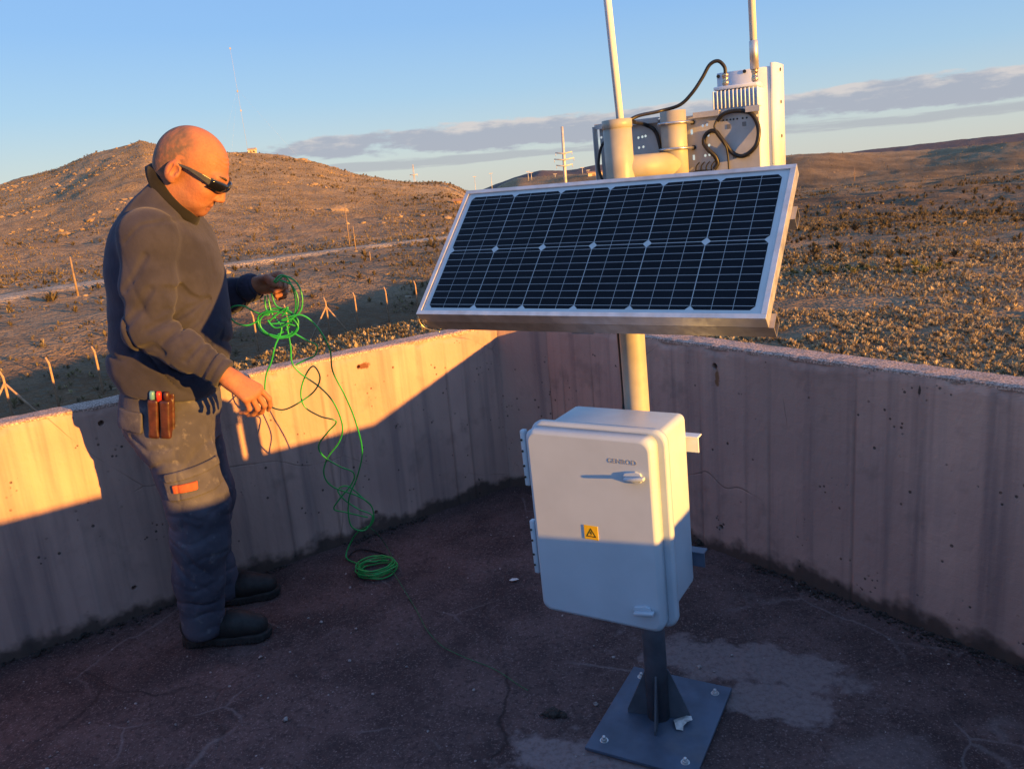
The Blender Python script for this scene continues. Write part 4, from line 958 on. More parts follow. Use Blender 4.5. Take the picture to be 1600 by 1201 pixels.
def skin_col(V):
    q = (V-HC)@HR.T; f, s, u = q.T
    n = fbm(f*90+s*40, u*90+s*55, 3, 3)
    st = smooth((.030-f)/.05)*smooth((u+.085)/.03)*smooth((.085-u-.4*np.clip(f, -.1, .1))/.035)
    st = st*np.clip(.80+n*.8, 0, 1)*(np.linalg.norm(q, axis=1) < .16)
    ear_ = np.abs(s) > .078; st = np.where(ear_, 0, st)
    skin = np.array((.33, .148, .085)); red = np.array((.34, .115, .07))
    m_ = np.clip(.5+fbm(V[:, 0]*45+V[:, 1]*30, V[:, 2]*45, 8, 3), 0, 1)[:, None]
    c = skin*(1-m_*.6)+red*m_*.6
    lip = (np.abs(u+.094) < .010) & (np.abs(s) < .022) & (f > .095)
    c = np.where(lip[:, None], np.array((.24, .085, .065)), c)
    c = c*(1-st[:, None])+np.array((.118, .084, .072))*st[:, None]
    beard = smooth((-.075-u)/.02)*smooth((f-.01)/.03)*(np.linalg.norm(q, axis=1) < .18)*.22
    c = c*(1-beard[:, None])+np.array((.15, .11, .095))*beard[:, None]
    return np.concatenate([c, np.ones((len(c), 1))], 1)
N = NT('skin'); N.set(Base_Color=N.mix(N.math('MULTIPLY', N.ramp(N.noise(130, 4), .45, .7), .22), N.attr('Col'), (.20, .07, .045, 1)), Roughness=.62); N.b.inputs['Specular IOR Level'].default_value = .28
pb = N.bump(N.noise(420, 3, .6), .35, .0015); N.bump(N.noise(75, 4, .65), .4, .004, pb); SKIN = N.m
man = sdf_obj('person', body_sdf, (-1.36, 2.24, .80), (-.68, 2.96, 1.73), .0027, SKIN, None, skin_col, 0)
tag(man, 'bald man in dark sweater and work trousers looking down at a green cable', 'person')
# ---- sweater
zb_c = [W(182, 598), W(169, 582), W(165, 563), W(168, 505), W(163, 448), W(161, 394), W(169, 360), W(190, 322), W(210, 302), W(232, 283), W(244, 262)]
zf_c = [W(332, 621), W(346, 600), W(356, 548), W(357, 510), W(354, 471), W(345, 425), W(334, 379), W(328, 352), W(318, 338), W(300, 322), W(290, 300)]
zs = np.linspace(.845, 1.60, 60)
XB = np.interp(zs, [p[2] for p in zb_c], [p[0] for p in zb_c])+.026; XF = np.interp(zs, [p[2] for p in zf_c], [p[0] for p in zf_c])
kern = np.array([1, 2, 3, 2, 1])/9.; XB = np.convolve(np.pad(XB, 2, mode='edge'), kern, 'valid'); XF = np.convolve(np.pad(XF, 2, mode='edge'), kern, 'valid')
HWY = np.interp(zs, [.84, .95, 1.05, 1.2, 1.30, 1.38, 1.43, 1.48, 1.53, 1.60], [.178, .192, .198, .200, .203, .195, .170, .125, .09, .075])
# the hem slopes a little towards the front; the neckline falls steeply to the front
nk = np.array([.172, 0, .101]); nk /= np.linalg.norm(nk); nkp = np.array([-1.06, YB, 1.592])
hm = np.array([-.22, 0, -1.]); hm /= np.linalg.norm(hm); hmp = np.array([-1.31, YB, .930])
def fold(p, dirv, freq, wob, seed):
    """irregular creases: rounded ridges parted by narrow valleys"""
    t = p@np.array(dirv); ang = p[:, 0]*wob[0]+p[:, 1]*wob[1]
    ph = t*freq*.5+4.2*fbm(ang*9+seed*3, t*7+seed, int(seed*10), 2)
    am = np.clip(.55+1.3*fbm(ang*11+seed, t*9+2*seed, int(seed*10)+5, 2), 0, 1.3)
    return ((1-np.abs(np.sin(ph)))**2.4*2.6-.75)*am
def sweater_base(p):
    d = loft(p, zs, XB, XF, HWY*.96, YB, 2.1)
    d = smax(d, (p-nkp)@nk, .012)
    d = smax(d, (p-hmp)@hm, .010)
    ar = chain(p, [np.array([-1.075, YB-.10, 1.385]), SH_R, SH_R*.45+EL_R*.55+np.array([.004, 0, 0]), EL_R, EL_R*.5+WR_R*.5, WR_R], [.072, .082, .074, .066, .056, .043], .03)
    al = chain(p, [np.array([-1.06, YB+.10, 1.385]), SH_L, EL_L, EL_L*.5+WR_L*.5, WR_L], [.068, .078, .066, .053, .042], .03)
    dr = (WR_R-EL_R)/np.linalg.norm(WR_R-EL_R); dl = (WR_L-EL_L)/np.linalg.norm(WR_L-EL_L)
    # folds gather at the elbow and above the cuff
    er = np.exp(-(np.linalg.norm(p-EL_R-np.array([.03, 0, .0]), axis=1)/.12)**2); cr_ = np.exp(-(np.linalg.norm(p-WR_R+dr*.07, axis=1)/.09)**2)
    ar = ar+fold(p, dr*.6+np.array([.2, 0, .7]), 95, (1, .4, .3), 1.1)*.0075*er+fold(p, dr, 120, (.5, 1, .4), 2.3)*.0040*cr_
    ar = ar+.0035*np.sin((p@np.array([.7, .3, .65]))*48+1.2*np.sin(p[:, 2]*31))*np.exp(-(np.linalg.norm(p-(SH_R*.5+EL_R*.5), axis=1)/.14)**2)
    el_ = np.exp(-(np.linalg.norm(p-EL_L*.4-WR_L*.6, axis=1)/.13)**2); al = al+fold(p, dl, 105, (.5, 1, .4), 4.3)*.0075*el_
    # cut the sleeves square behind the wrists
    ar = smax(ar, (p-(WR_R+dr*.006))@dr, .006); al = smax(al, (p-(WR_L+dl*.006))@dl, .006)
    # body folds: belly and the sag above the hem
    bf_ = np.exp(-((p[:, 2]-1.0)/.10)**2); d = d+fold(p, (.35, .25, 1.), 62, (1, .5, .2), .4)*.0060*bf_+.0025*np.sin(p[:, 2]*38+p[:, 0]*26)*np.exp(-((p[:, 2]-1.25)/.16)**2)
    return smin(smin(d, ar, .022), al, .022)
def knit(name, col, ribs=None):
    N = NT(name); b = N.mix(N.ramp(N.noise(9, 5), .35, .65), tuple(x*.8 for x in col), tuple(x*1.15 for x in col))
    b = N.mix(N.math('MULTIPLY', N.ramp(N.noise(300, 2), .6, .75), .25), b, tuple(x*1.9 for x in col))
    N.set(Base_Color=b, Roughness=.95); N.b.inputs['Specular IOR Level'].default_value = .15; N.b.inputs['Sheen Weight'].default_value = .12
    pb = N.bump(N.noise(520, 2, .5), .35, .001); N.bump(N.noise(26, 5, .6), .35, .008, pb); return N.m
CREASES = []
def crease(pts, w, dep, y=2.33):
    q = [W(a, b, y)[[0, 2]] for a, b in pts]
    for i in range(len(q)-1): CREASES.append((q[i], q[i+1], w, dep*.9))
crease([(246, 347), (272, 354), (289, 385), (292, 430), (288, 478)], .007, .0055)          # front of the sleeve against the chest
crease([(245, 318), (243, 347), (215, 352), (190, 380)], .005, .005)                       # shoulder seams
crease([(288, 480), (262, 500), (240, 512)], .011, .013); crease([(286, 484), (268, 470), (256, 452)], .010, .010); crease([(290, 488), (282, 512), (262, 532)], .010, .010)
crease([(206, 505), (224, 480), (236, 452)], .012, .010); crease([(198, 452), (214, 428), (224, 400)], .010, .008)
crease([(222, 545), (246, 536), (262, 548)], .010, .010); crease([(296, 560), (312, 540), (322, 524)], .008, .007); crease([(318, 590), (330, 568), (336, 548)], .007, .007)
crease([(190, 470), (184, 520), (190, 560)], .012, .008); crease([(262, 600), (300, 588), (325, 596)], .010, .008); crease([(185, 540), (215, 575), (250, 590)], .012, .009)
_sb = sweater_base
def sweater_base(p):
    d = _sb(p); m_ = (p[:, 1] < YB-.04) & (np.abs(d) < .06)
    if m_.any():
        q = p[m_][:, [0, 2]]; e = np.zeros(len(q))
        for a, b, w, dep in CREASES:
            ab = b-a; t = np.clip(((q-a)@ab)/(ab@ab), 0, 1); s = np.linalg.norm(q-a-t[:, None]*ab, axis=1); e = np.maximum(e, dep*np.exp(-(s/w)**2))-0*s
            e = e-.35*dep*np.exp(-((s-2.1*w)/w)**2)*(e < dep*.3)
        d[m_] += e
    return d
SWEAT = knit('sweater_knit', (.031, .032, .056)); COLLAR = knit('collar_cloth', (.010, .010, .012))
sweater = sdf_obj('sweater', sweater_base, (-1.42, 2.22, .80), (-.78, 3.0, 1.64), .0048, SWEAT, man)
def cuff(Wp, E_): 
    d = (Wp-E_)/np.linalg.norm(Wp-E_)
    def fn(p):
        t = (p-Wp)@d; return smax(smax(sweater_base(p)-.0028-.0008*np.sin(np.arctan2((p-Wp)[:, 2], (p-Wp)[:, 1])*60), t-.006, .004), -(t+.040), .004)
    return fn
for Wp, E_ in ((WR_R, EL_R), (WR_L, EL_L)): sdf_obj('cuff', cuff(Wp, E_), Wp-.09, Wp+.09, .0030, SWEAT, sweater)
# shoulder seam of the near sleeve and the neck collar
ca_, cb_ = W(243, 263), W(303, 344); cc0 = (ca_+cb_)/2; ce1 = (cb_-ca_)/2*1.06; ce2 = np.array([0, -.078, 0])
cn_ = np.cross(ce1, ce2); cn_ /= np.linalg.norm(cn_); cn_ = cn_ if cn_[2] > 0 else -cn_
m = MB(); V = []; F = []; nn = 48
prof = [(-.004, -.022), (.010, -.018), (.012, .0), (.006, .017), (-.004, .019), (-.010, .012), (-.010, -.012)]
for i in range(nn):
    a = 2*math.pi*i/nn; cdir = ce1*math.cos(a)+ce2*math.sin(a); rr_ = np.linalg.norm(cdir); cu_ = cdir/rr_
    for o_, h2 in prof: V.append(cc0+cu_*(rr_+o_-.25*h2)+cn_*(h2+.004*math.sin(3*a)))
np_ = len(prof)
for i in range(nn):
    for j in range(np_): F.append((i*np_+j, i*np_+(j+1) % np_, ((i+1) % nn)*np_+(j+1) % np_, ((i+1) % nn)*np_+j))
m.add(V, F, True); cl_ = m.build('collar', COLLAR, sweater)
m = MB(); m.tube([cc0+(ce1*math.cos(a)+ce2*math.sin(a))*1.10-cn_*.020 for a in np.linspace(.15, .95, 12)], .0024, 6); m.build('trim', simple('white_trim', (.45, .44, .42), .8), cl_)
# ---- trousers
tb_c = [W(204, 690), W(192, 676), W(178, 644), W(180, 615), W(186, 590)]; tf_c = [W(338, 700), W(340, 670), W(343, 640), W(341, 615), W(335, 590)]
tz = np.linspace(.70, .94, 24); TXB = np.interp(tz, [p[2] for p in tb_c], [p[0] for p in tb_c]); TXF = np.interp(tz, [p[2] for p in tf_c], [p[0] for p in tf_c]); THW = np.interp(tz, [.70, .80, .94], [.160, .176, .165])
def trousers_base(p):
    d = loft(p, tz, TXB+.030, TXF-.006, THW*.95, YB+.005, 2.2)
    r_ = chain(p, LEGR, RADR, .03); l_ = chain(p, LEGL, RADL, .03)
    kr = np.exp(-((p[:, 2]-.40)/.13)**2); r_ = r_+fold(p, (.45, .2, .9), 78, (1, .5, .3), .9)*.0060*kr+fold(p, (.2, .1, 1.), 110, (1, .3, .3), 2.)*.0060*np.exp(-((p[:, 2]-.15)/.07)**2)
    kl = np.exp(-((p[:, 2]-.38)/.15)**2); l_ = l_+fold(p, (.4, -.2, .9), 80, (1, .5, .3), 3.)*.0055*kl+fold(p, (.2, .1, 1.), 110, (1, .3, .3), 5.)*.0055*np.exp(-((p[:, 2]-.17)/.07)**2)
    r_ = smax(r_, LEGR[-1][2]-.045-p[:, 2], .008); l_ = smax(l_, LEGL[-1][2]-.045-p[:, 2], .008)
    d = smin(d, smin(r_, l_, .012), .045)
    d = d+.0030*np.sin(p[:, 2]*44+p[:, 0]*38+2*np.sin(p[:, 1]*20))*np.exp(-((p[:, 2]-.70)/.10)**2)
    return d
_tb = trousers_base; TCR = []
def tcrease(pts, w, dep, y=2.41):
    q = [W(a, b, y)[[0, 2]] for a, b in pts]
    for i in range(len(q)-1): TCR.append((q[i], q[i+1], w, dep*(.7 if pts[0][1] < 790 else .34)))
tcrease([(262, 640), (272, 700), (288, 780), (292, 860), (300, 960)], .0035, .0035)      # side seam
tcrease([(300, 622), (312, 650), (338, 668)], .004, .004); tcrease([(196, 690), (228, 706), (262, 700)], .010, .009); tcrease([(236, 735), (258, 722), (282, 724)], .009, .008)
tcrease([(264, 806), (292, 800), (322, 812)], .009, .010); tcrease([(268, 838), (300, 848), (330, 836)], .008, .009); tcrease([(300, 880), (322, 868), (344, 872)], .008, .008); tcrease([(276, 915), (304, 924), (336, 914)], .008, .008); tcrease([(350, 790), (330, 800), (318, 822)], .008, .009); tcrease([(328, 690), (306, 706), (290, 728)], .010, .008)
def trousers_base(p):
    d = _tb(p); m_ = (p[:, 1] < YB-.06) & (np.abs(d) < .05)
    if m_.any():
        q = p[m_][:, [0, 2]]; e = np.zeros(len(q))
        for a, b, w, dep in TCR:
            ab = b-a; t = np.clip(((q-a)@ab)/(ab@ab), 0, 1); s = np.linalg.norm(q-a-t[:, None]*ab, axis=1); e = np.maximum(e, dep*np.exp(-(s/w)**2))
        d[m_] += e
    return d
N = NT('work_trouser_cloth'); b = N.mix(N.ramp(N.noise(6, 6, .65), .35, .65), (.052, .053, .076, 1), (.088, .089, .118, 1)); b = N.mix(N.math('MULTIPLY', N.ramp(N.noise(32, 5), .55, .75), .4), b, (.24, .23, .23, 1))
N.set(Base_Color=b, Roughness=.92); N.b.inputs['Specular IOR Level'].default_value = .15; pb = N.bump(N.noise(480, 2), .3, .001); N.bump(N.noise(30, 5, .6), .4, .006, pb); TRO = N.m
TAN = simple('stitching', (.22, .19, .17), .9); ORANGE = simple('orange_tag', (.40, .085, .03), .8, 0, .1, 60, .1)
LEATHER = simple('brown_leather', (.060, .020, .014), .42, 0, .25, 30, .25, 160)
trousers = sdf_obj('trousers', trousers_base, (-1.42, 2.30, .0), (-.88, 2.95, .97), .0048, TRO, man)
def patch_obj(name, px0, py0, px1, py1, Yp, off_, mat, parent, lean_=.12, r_=.008, h_=.0030, deep=.005, base=trousers_base):
    """raised panel sewn on the near side of the trousers, outlined in the plane y = Yp"""
    c = W((px0+px1)/2, (py0+py1)/2, Yp); sc = 1250/(c[1]*math.cos(PITCH)+(CAM_H-c[2])*math.sin(PITCH)); hw_, hh_ = (px1-px0)/2/sc, (py1-py0)/2/sc
    dv = np.array([math.sin(lean_), 0, -math.cos(lean_)]); du = np.array([math.cos(lean_), 0, math.sin(lean_)])
    def fn(p):
        q = p-c; a = np.abs(q@du)-hw_+r_; b_2 = np.abs(q@dv)-hh_+r_
        bx_ = np.hypot(np.maximum(a, 0), np.maximum(b_2, 0))+np.minimum(np.maximum(a, b_2), 0)-r_
        t = base(p); return np.maximum(smax(smax(t-off_, bx_, .003), -(t+deep), .002), p[:, 1]-2.50)
    e = max(hw_, hh_)*1.5+.02
    return sdf_obj(name, fn, (c[0]-e, 2.28, c[2]-e), (c[0]+e, YB, c[2]+e), h_, mat, parent)
patch_obj('knee_pocket', 258, 738, 330, 777, 2.40, .0075, TRO, trousers)
patch_obj('knee_pocket_flap', 257, 732, 332, 747, 2.40, .0115, TRO, trousers)
patch_obj('tag_strip', 273, 753, 309, 766, 2.40, .0150, ORANGE, trousers, h_=.0022, r_=.002, lean_=.05, deep=.003)
patch_obj('cargo_pocket', 307, 652, 340, 708, 2.41, .0085, TRO, trousers)
patch_obj('cargo_flap', 302, 630, 338, 656, 2.41, .0145, TRO, trousers, lean_=.35)
patch_obj('back_pocket_flap', 180, 640, 228, 672, 2.46, .0105, TRO, trousers, lean_=-.15)
patch_obj('belt_loop', 205, 596, 216, 622, 2.45, .0070, TRO, trousers)
# ---- tool holster on the belt
hp = W(250, 648, 2.42); 
hol = empty('tool_holster', tuple(hp-np.array([0, 0, .09])), 'brown leather belt holster with red and blue handled tools at the man\'s hip', 'holster')
hd = np.array([-math.sin(.15), 0, -math.cos(.15)]); hs_ = np.array([math.cos(.15), 0, -math.sin(.15)])
def holster_sdf(p):
    q = p-hp; a = q@hs_; b_ = q@hd; y_ = q[:, 1]
    def sheath(c, w_, t_, z0, z1):
        k2 = np.clip((b_-z0)/(z1-z0), 0, 1); ww = w_*(1-.12*k2+.35*np.clip(k2-.75, 0, 1)*2)
        e = np.stack([np.abs(a-c)-ww+.007, np.abs(b_-(z0+z1)/2)-(z1-z0)/2+.007, np.abs(y_)-t_+.007], 1)
        return np.linalg.norm(np.maximum(e, 0), axis=1)+np.minimum(e.max(1), 0)-.007
    d = smin(sheath(-.018, .0165, .0135, -.050, .076), sheath(.019, .0165, .0150, -.050, .074), .003)
    return smin(d, np.maximum(np.maximum(np.abs(a-.001)-.040, np.abs(b_-.01)-.078), np.abs(y_-.013)-.004), .004)
sdf_obj('pouch', holster_sdf, hp-.14, hp+.14, .0032, LEATHER, hol)
for du_, col_, nm in ((-.022, (.10, .26, .36), 'tool_handle'), (-.002, (.42, .03, .025), 'tool_handle'), (.022, (.06, .02, .015), 'tool_handle')):
    m = MB(); a = hp+hs_*du_-hd*.044; m.tube([a, a-hd*.026, a-hd*.032], [.0088, .0088, .0060], 12); m.build(nm, simple('handle_plastic', col_, .4), hol)
# ---- boots
BOOT = simple('black_leather_boot', (.014, .013, .013), .68, 0, .25, 20, .3, 110, dirt=((.06, .05, .05), .4)); SOLE = simple('boot_sole', (.020, .018, .018), .8, 0, .3, 30, .4, 140)
def boot(heel, toe, ank, label):
    heel = np.array([*heel, 0.]); toe = np.array([*toe, 0.]); d = (toe-heel); L_ = np.linalg.norm(d); d /= L_; s = np.array([-d[1], d[0], 0])
    def P_(a, z, sd=0): return heel+d*a*L_+s*sd+np.array([0, 0, z])
    def fn(p):
        e = cone(p, P_(.17, .066), P_(.20, .050), .046, .044)
        e = smin(e, cone(p, P_(.20, .060), P_(.62, .056), .044, .045), .03); e = smin(e, cone(p, P_(.62, .052), P_(.84, .046), .047, .040), .03)
        e = smin(e, cone(p, P_(.20, .07), np.array([ank[0], ank[1], .20]), .048, .052), .03)
        e = smax(e, .026-p[:, 2], .006)
        q = p-heel; a = q@d/L_
        e = e+.0022*np.sin(a*85)*np.exp(-((a-.42)/.12)**2)*(p[:, 2] > .07)   # laces
        return e
    lo_ = np.minimum(heel, toe)-.09; hi_ = np.maximum(heel, toe)+.09; lo_[2] = -.01; hi_[2] = .24
    b = sdf_obj('boot', fn, lo_, hi_, .0036, BOOT, man)
    def fs(p):
        e = smin(cone(p*[1, 1, 0]+[0, 0, 0], P_(.16, 0), P_(.5, 0), .050, .044), cone(p*[1, 1, 0], P_(.5, 0), P_(.85, 0), .046, .048), .03)
        a = (p-heel)@d/L_; bot = .004+.006*np.exp(-((a-.38)/.09)**2)+.008*smooth((a-.85)/.2)
        e = smax(e, p[:, 2]-.030, .005); e = smax(e, bot-p[:, 2]-.004, .003); return e+.0012*np.sign(np.sin(a*140))*(p[:, 2] < .016)
    sdf_obj('sole', fs, lo_, hi_, .0036, SOLE, b)
    for k2 in range(4):
        a = .36+.075*k2; zc_ = .128-.016*k2; m = MB(); m.tube([P_(a, zc_-.012, -.036), P_(a+.03, zc_, -.012), P_(a+.03, zc_, .012), P_(a, zc_-.012, .036)], .0022, 6); m.build('lace', BLACK, b)
boot((-1.217, 2.520), (-.905, 2.515), LEGR[-1], '')
boot((-1.262, 2.775), (-.955, 2.825), LEGL[-1], '')
# ---- eyebrows
for sgn in (1, -1):
    m = MB(); m.tube(spline([Hd(.119, .010, sgn*.014), Hd(.117, .014, sgn*.028), Hd(.104, .012, sgn*.044), Hd(.094, .006, sgn*.052)], 5), [.003]*10+[.0035]*5+[.002], 6); m.build('eyebrow', simple('brow_hair', (.07, .05, .04), .9, 0, .3, 200, .5, 400), man)
# ---- sunglasses
SGF = simple('sunglass_frame', (.055, .060, .075), .35, 0, .1, 30, 0); N = NT('sunglass_lens'); N.set(Base_Color=(.006, .006, .008, 1), Roughness=.08); LENS = N.m
sg = empty('sunglasses', tuple(Hd(.11, -.018)), 'dark wraparound sunglasses worn by the man', 'sunglasses')
for sgn in (1, -1):
    m = MB(); path = [Hd(-.014, -.016, sgn*.088), Hd(.03, -.008, sgn*.087), Hd(.070, -.008, sgn*.082), Hd(.100, -.012, sgn*.068)]
    V = []; F = []
    hs2 = [.0030, .0045, .0075, .0095]
    for i, c in enumerate(path):
        for a_, b_ in ((-1, -1), (1, -1), (1, 1), (-1, 1)): V.append(c+HU*a_*hs2[i]+HS*sgn*b_*.0016)
    for i in range(3):
        for j in range(4): F.append((i*4+j, i*4+(j+1) % 4, (i+1)*4+(j+1) % 4, (i+1)*4+j))
    F += [(0, 1, 2, 3), (15, 14, 13, 12)]; m.add(V, F, False); m.build('temple', SGF, sg, bevel=.0008)
    # lens: curved shield from nose to temple
    m = MB(); V = []; nu, nv = 9, 5
    for i in range(nu):
        t = i/(nu-1); sd_ = .010+.062*t; fw = .1335-.010*t-.026*t**3
        hh2 = .020-.006*t-.007*(1-t)**3
        for j in range(nv):
            v = j/(nv-1)*2-1; V.append(Hd(fw-.004*v*v-(.003 if v < 0 else 0)*abs(v), -.014+v*hh2-.003*(1-t), sgn*sd_))
    F = [(i*nv+j, (i+1)*nv+j, (i+1)*nv+j+1, i*nv+j+1) for i in range(nu-1) for j in range(nv-1)]
    m.add(V, F, True); lo_ = m.build('lens', LENS, sg); sdm = lo_.modifiers.new('thick', 'SOLIDIFY'); sdm.thickness = .0022
    m = MB(); m.tube([V[i*nv+nv-1] for i in range(nu)], .0026, 6); m.build('brow_bar', SGF, sg)
m = MB(); m.tube([Hd(.1335, -.006, .011), Hd(.1365, -.003, 0), Hd(.1335, -.006, -.011)], .0026, 6); m.build('bridge', SGF, sg)
# ================================================================== green cable
GREEN = simple('green_insulation', (.022, .34, .075), .35, 0, .12, 25, 0)
gc = []
def G(px, py, y): return at_y(px, py, y-.075*min(1, max(0, (2.93-y)/.10)))
def Fl(px, py, z=.005): return at_z(px, py, z)
# strands as surveyed: (pixel x, pixel y, distance)
strands = [
 # bight leaving the hand over the top and the long drop to the coil
 [(428, 440, 2.775), (440, 430, 2.77), (462, 440, 2.76), (472, 462, 2.755), (470, 485, 2.75), (455, 498, 2.745), (440, 500, 2.74), (470, 492, 2.74), (495, 510, 2.75), (515, 545, 2.77), (520, 580, 2.79), (540, 620, 2.81), (556, 660, 2.84), (566, 705, 2.87), (558, 745, 2.895), (545, 780, 2.91), (548, 820, 2.925), (570, 828, 2.94), (582, 806, 2.95), (560, 795, 2.95), (538, 780, 2.95), (528, 765, 2.95), (545, 760, 2.95), (575, 785, 2.95)],
 [(430, 442, 2.775), (445, 432, 2.78), (458, 452, 2.785), (462, 480, 2.79), (455, 505, 2.79), (440, 520, 2.79), (420, 524, 2.79), (405, 515, 2.79), (402, 500, 2.79), (412, 488, 2.79), (430, 482, 2.785), (450, 488, 2.78), (464, 500, 2.775), (462, 515, 2.775), (448, 524, 2.775), (430, 525, 2.775), (412, 518, 2.775), (406, 502, 2.775), (416, 490, 2.775), (440, 486, 2.775)],
 [(414, 462, 2.79), (415, 480, 2.79), (420, 492, 2.785), (400, 488, 2.78), (380, 478, 2.77), (362, 480, 2.765), (358, 492, 2.76), (370, 505, 2.76), (388, 508, 2.77), (405, 500, 2.775)],
 [(418, 460, 2.785), (425, 490, 2.78), (440, 512, 2.775), (430, 540, 2.77), (424, 565, 2.77), (416, 585, 2.775), (414, 610, 2.78), (420, 632, 2.785), (440, 640, 2.79), (462, 632, 2.795), (490, 612, 2.80), (500, 590, 2.80), (490, 572, 2.80), (478, 585, 2.80), (470, 612, 2.805), (476, 635, 2.81), (500, 650, 2.82), (525, 658, 2.83), (512, 675, 2.845), (498, 695, 2.855), (505, 712, 2.87), (530, 728, 2.885), (552, 738, 2.90), (550, 755, 2.91), (530, 780, 2.92), (522, 795, 2.93), (540, 800, 2.94), (575, 808, 2.95)],
 [(448, 508, 2.775), (454, 540, 2.78), (456, 565, 2.785), (468, 582, 2.79), (500, 605, 2.80), (522, 630, 2.82), (535, 665, 2.84), (530, 690, 2.86), (512, 715, 2.875), (506, 740, 2.885), (520, 760, 2.90), (560, 775, 2.92), (580, 790, 2.935), (584, 810, 2.94), (578, 822, 2.945)],
 [(455, 518, 2.775), (480, 532, 2.78), (495, 540, 2.785), (492, 555, 2.79), (478, 562, 2.795), (462, 570, 2.795)],
 [(424, 458, 2.785), (432, 478, 2.78), (452, 486, 2.775), (466, 502, 2.77), (458, 522, 2.77), (432, 528, 2.772), (408, 512, 2.775), (404, 494, 2.775), (424, 486, 2.772), (452, 494, 2.768), (466, 512, 2.768), (450, 527, 2.77), (420, 522, 2.772)],
 [(438, 438, 2.78), (456, 446, 2.77), (466, 468, 2.765), (462, 490, 2.762), (448, 506, 2.762), (430, 512, 2.765), (418, 500, 2.768)],
 [(440, 495, 2.77), (450, 480, 2.765), (432, 492, 2.77), (420, 505, 2.772), (445, 505, 2.772), (465, 510, 2.775)],
]
mb = MB(); cab = empty('green_cable', (-.6, 2.93, 0), 'tangled green cable hanging from the man\'s hand down to a coil on the floor', 'cable')
for st in strands:
    m = MB(); m.tube(spline([G(*q) for q in st], 9), .0029, 8); m.build('strand', GREEN, cab)
# from the last crossing to the coil
cc = at_z(590, 893, 0.0); g = np.random.default_rng(3); pts = [G(575, 822, 2.945)+np.array([0, 0, 0]), np.array([*at_z(556, 838, .09)[:2], .10]), np.array([*at_z(540, 866, .02)[:2], .012]), np.array([*at_z(560, 880, .01)[:2], .008])]
for k_ in range(7*12):
    a = 2*math.pi*k_/12+2.4; r_ = .072+.010*math.sin(k_*.37)+g.normal(0, .003); pts.append(cc+np.array([math.cos(a)*r_*1.0, math.sin(a)*r_*.92, .006+.0055*(k_//12)+g.normal(0, .0015)]))
end = [(612, 870), (606, 880), (622, 905), (640, 935), (652, 955), (668, 985), (690, 1008), (712, 1020), (740, 1032), (762, 1040), (785, 1052), (805, 1066), (825, 1078)]
m = MB(); m.tube(spline(pts, 4), .0030, 8); m.build('coil', GREEN, cab)
m = MB(); m.tube(spline([G(575, 822, 2.945), G(588, 832, 2.95), np.array([*at_z(602, 850, .05)[:2], .05])]+[Fl(a, b, .032 if i < 3 else .004) for i, (a, b) in enumerate(end)], 8), .0016, 8); m.build('trailing_end', simple('dark_green_insulation', (.02, .12, .045), .6, 0, .2, 25, 0), cab)  # trailing end in a darker, duller green than the strands
m = MB(); m.tube(spline([np.array([*at_z(545, 868, .006)[:2], .006]), Fl(560, 858), Fl(590, 862), Fl(604, 868), Fl(585, 876), Fl(560, 874)], 8), .0030, 8); m.build('loose_loop', BLACK, cab)
# ================================================================== bits lying on the floor
def scrap(name, px, py, pts, mat, label, cat, sc=1.0):
    c = at_z(px, py, .003); P = [c+np.array([a*sc, b*sc, z*sc+.001]) for a, b, z in pts]; m = MB(); cen = np.mean(P, 0)+[0, 0, .003*sc]
    m.add(P+[cen], [(i, (i+1) % len(P), len(P)) for i in range(len(P))]); o = m.build(name, mat); sd2 = o.modifiers.new('thick', 'SOLIDIFY'); sd2.thickness = .0008; return tag(o, label, cat)
scrap('paper_scrap', 803, 906, [(-.018, 0, 0), (-.006, .008, .003), (.010, .009, .002), (.020, .002, 0), (.008, -.007, .002), (-.008, -.008, .001)], PAPER, 'small white paper scrap lying on the open floor left of the enclosure', 'paper')
scrap('paper_scrap', 577, 878, [(-.006, 0, .004), (0, .006, .01), (.008, .004, .004), (.006, -.005, .002), (-.003, -.005, .003)], PAPER, 'tiny white chip beside the green cable coil', 'paper')
g = np.random.default_rng(9); c = at_z(862, 1115, 0); q = c[:2]+g.normal(0, 1, (160, 2))*np.array([.020, .010])*g.uniform(.2, 1, (160, 1)); q[:60] += np.array([.018, -.004])
V, F = crumbs(q, g, .0045); o = np_mesh('moss_clump', V, F, DIRT, None, False); tag(o, 'dark clump of moss and dirt on the floor by the base plate', 'moss', kind='stuff')
# rust stain plug under the tie hole on the right wall is part of the wall
p_ = C2+DR*(sR((.754, 2.877))); RUST = simple('rust', (.16, .065, .02), .9, 0, .4, 40, .4, 120)
# ================================================================== things out on the plain
def hit(px, py):
    """walk the sight line until it meets the ground"""
    d = _F*1250+_X*(px-800)+_Y*(600.5-py); d = d/np.linalg.norm(d); t = np.geomspace(18, 2500, 4000)
    X_ = d[0]*t; Y_ = d[1]*t; Zr = CAM_H+d[2]*t; below = np.argwhere(Zr < ground_z(X_, Y_))
    i = below[0, 0] if len(below) else len(t)-1
    return np.array([X_[i], Y_[i], Zr[i]])
CONCP = simple('concrete_post', (.40, .26, .17), .9, 0, .15, 6, .2, 30); WOOD = simple('pole_wood', (.26, .18, .12), .9, 0, .2, 3, .2, 20); STEELP = simple('galvanised_mast', (.52, .50, .49), .6, .3, .1, 1, 0)
def on_ray(px, py, r):
    d = _F*1250+_X*(px-800)+_Y*(600.5-py); d = d/np.hypot(d[0], d[1]); return np.array([d[0]*r, d[1]*r])
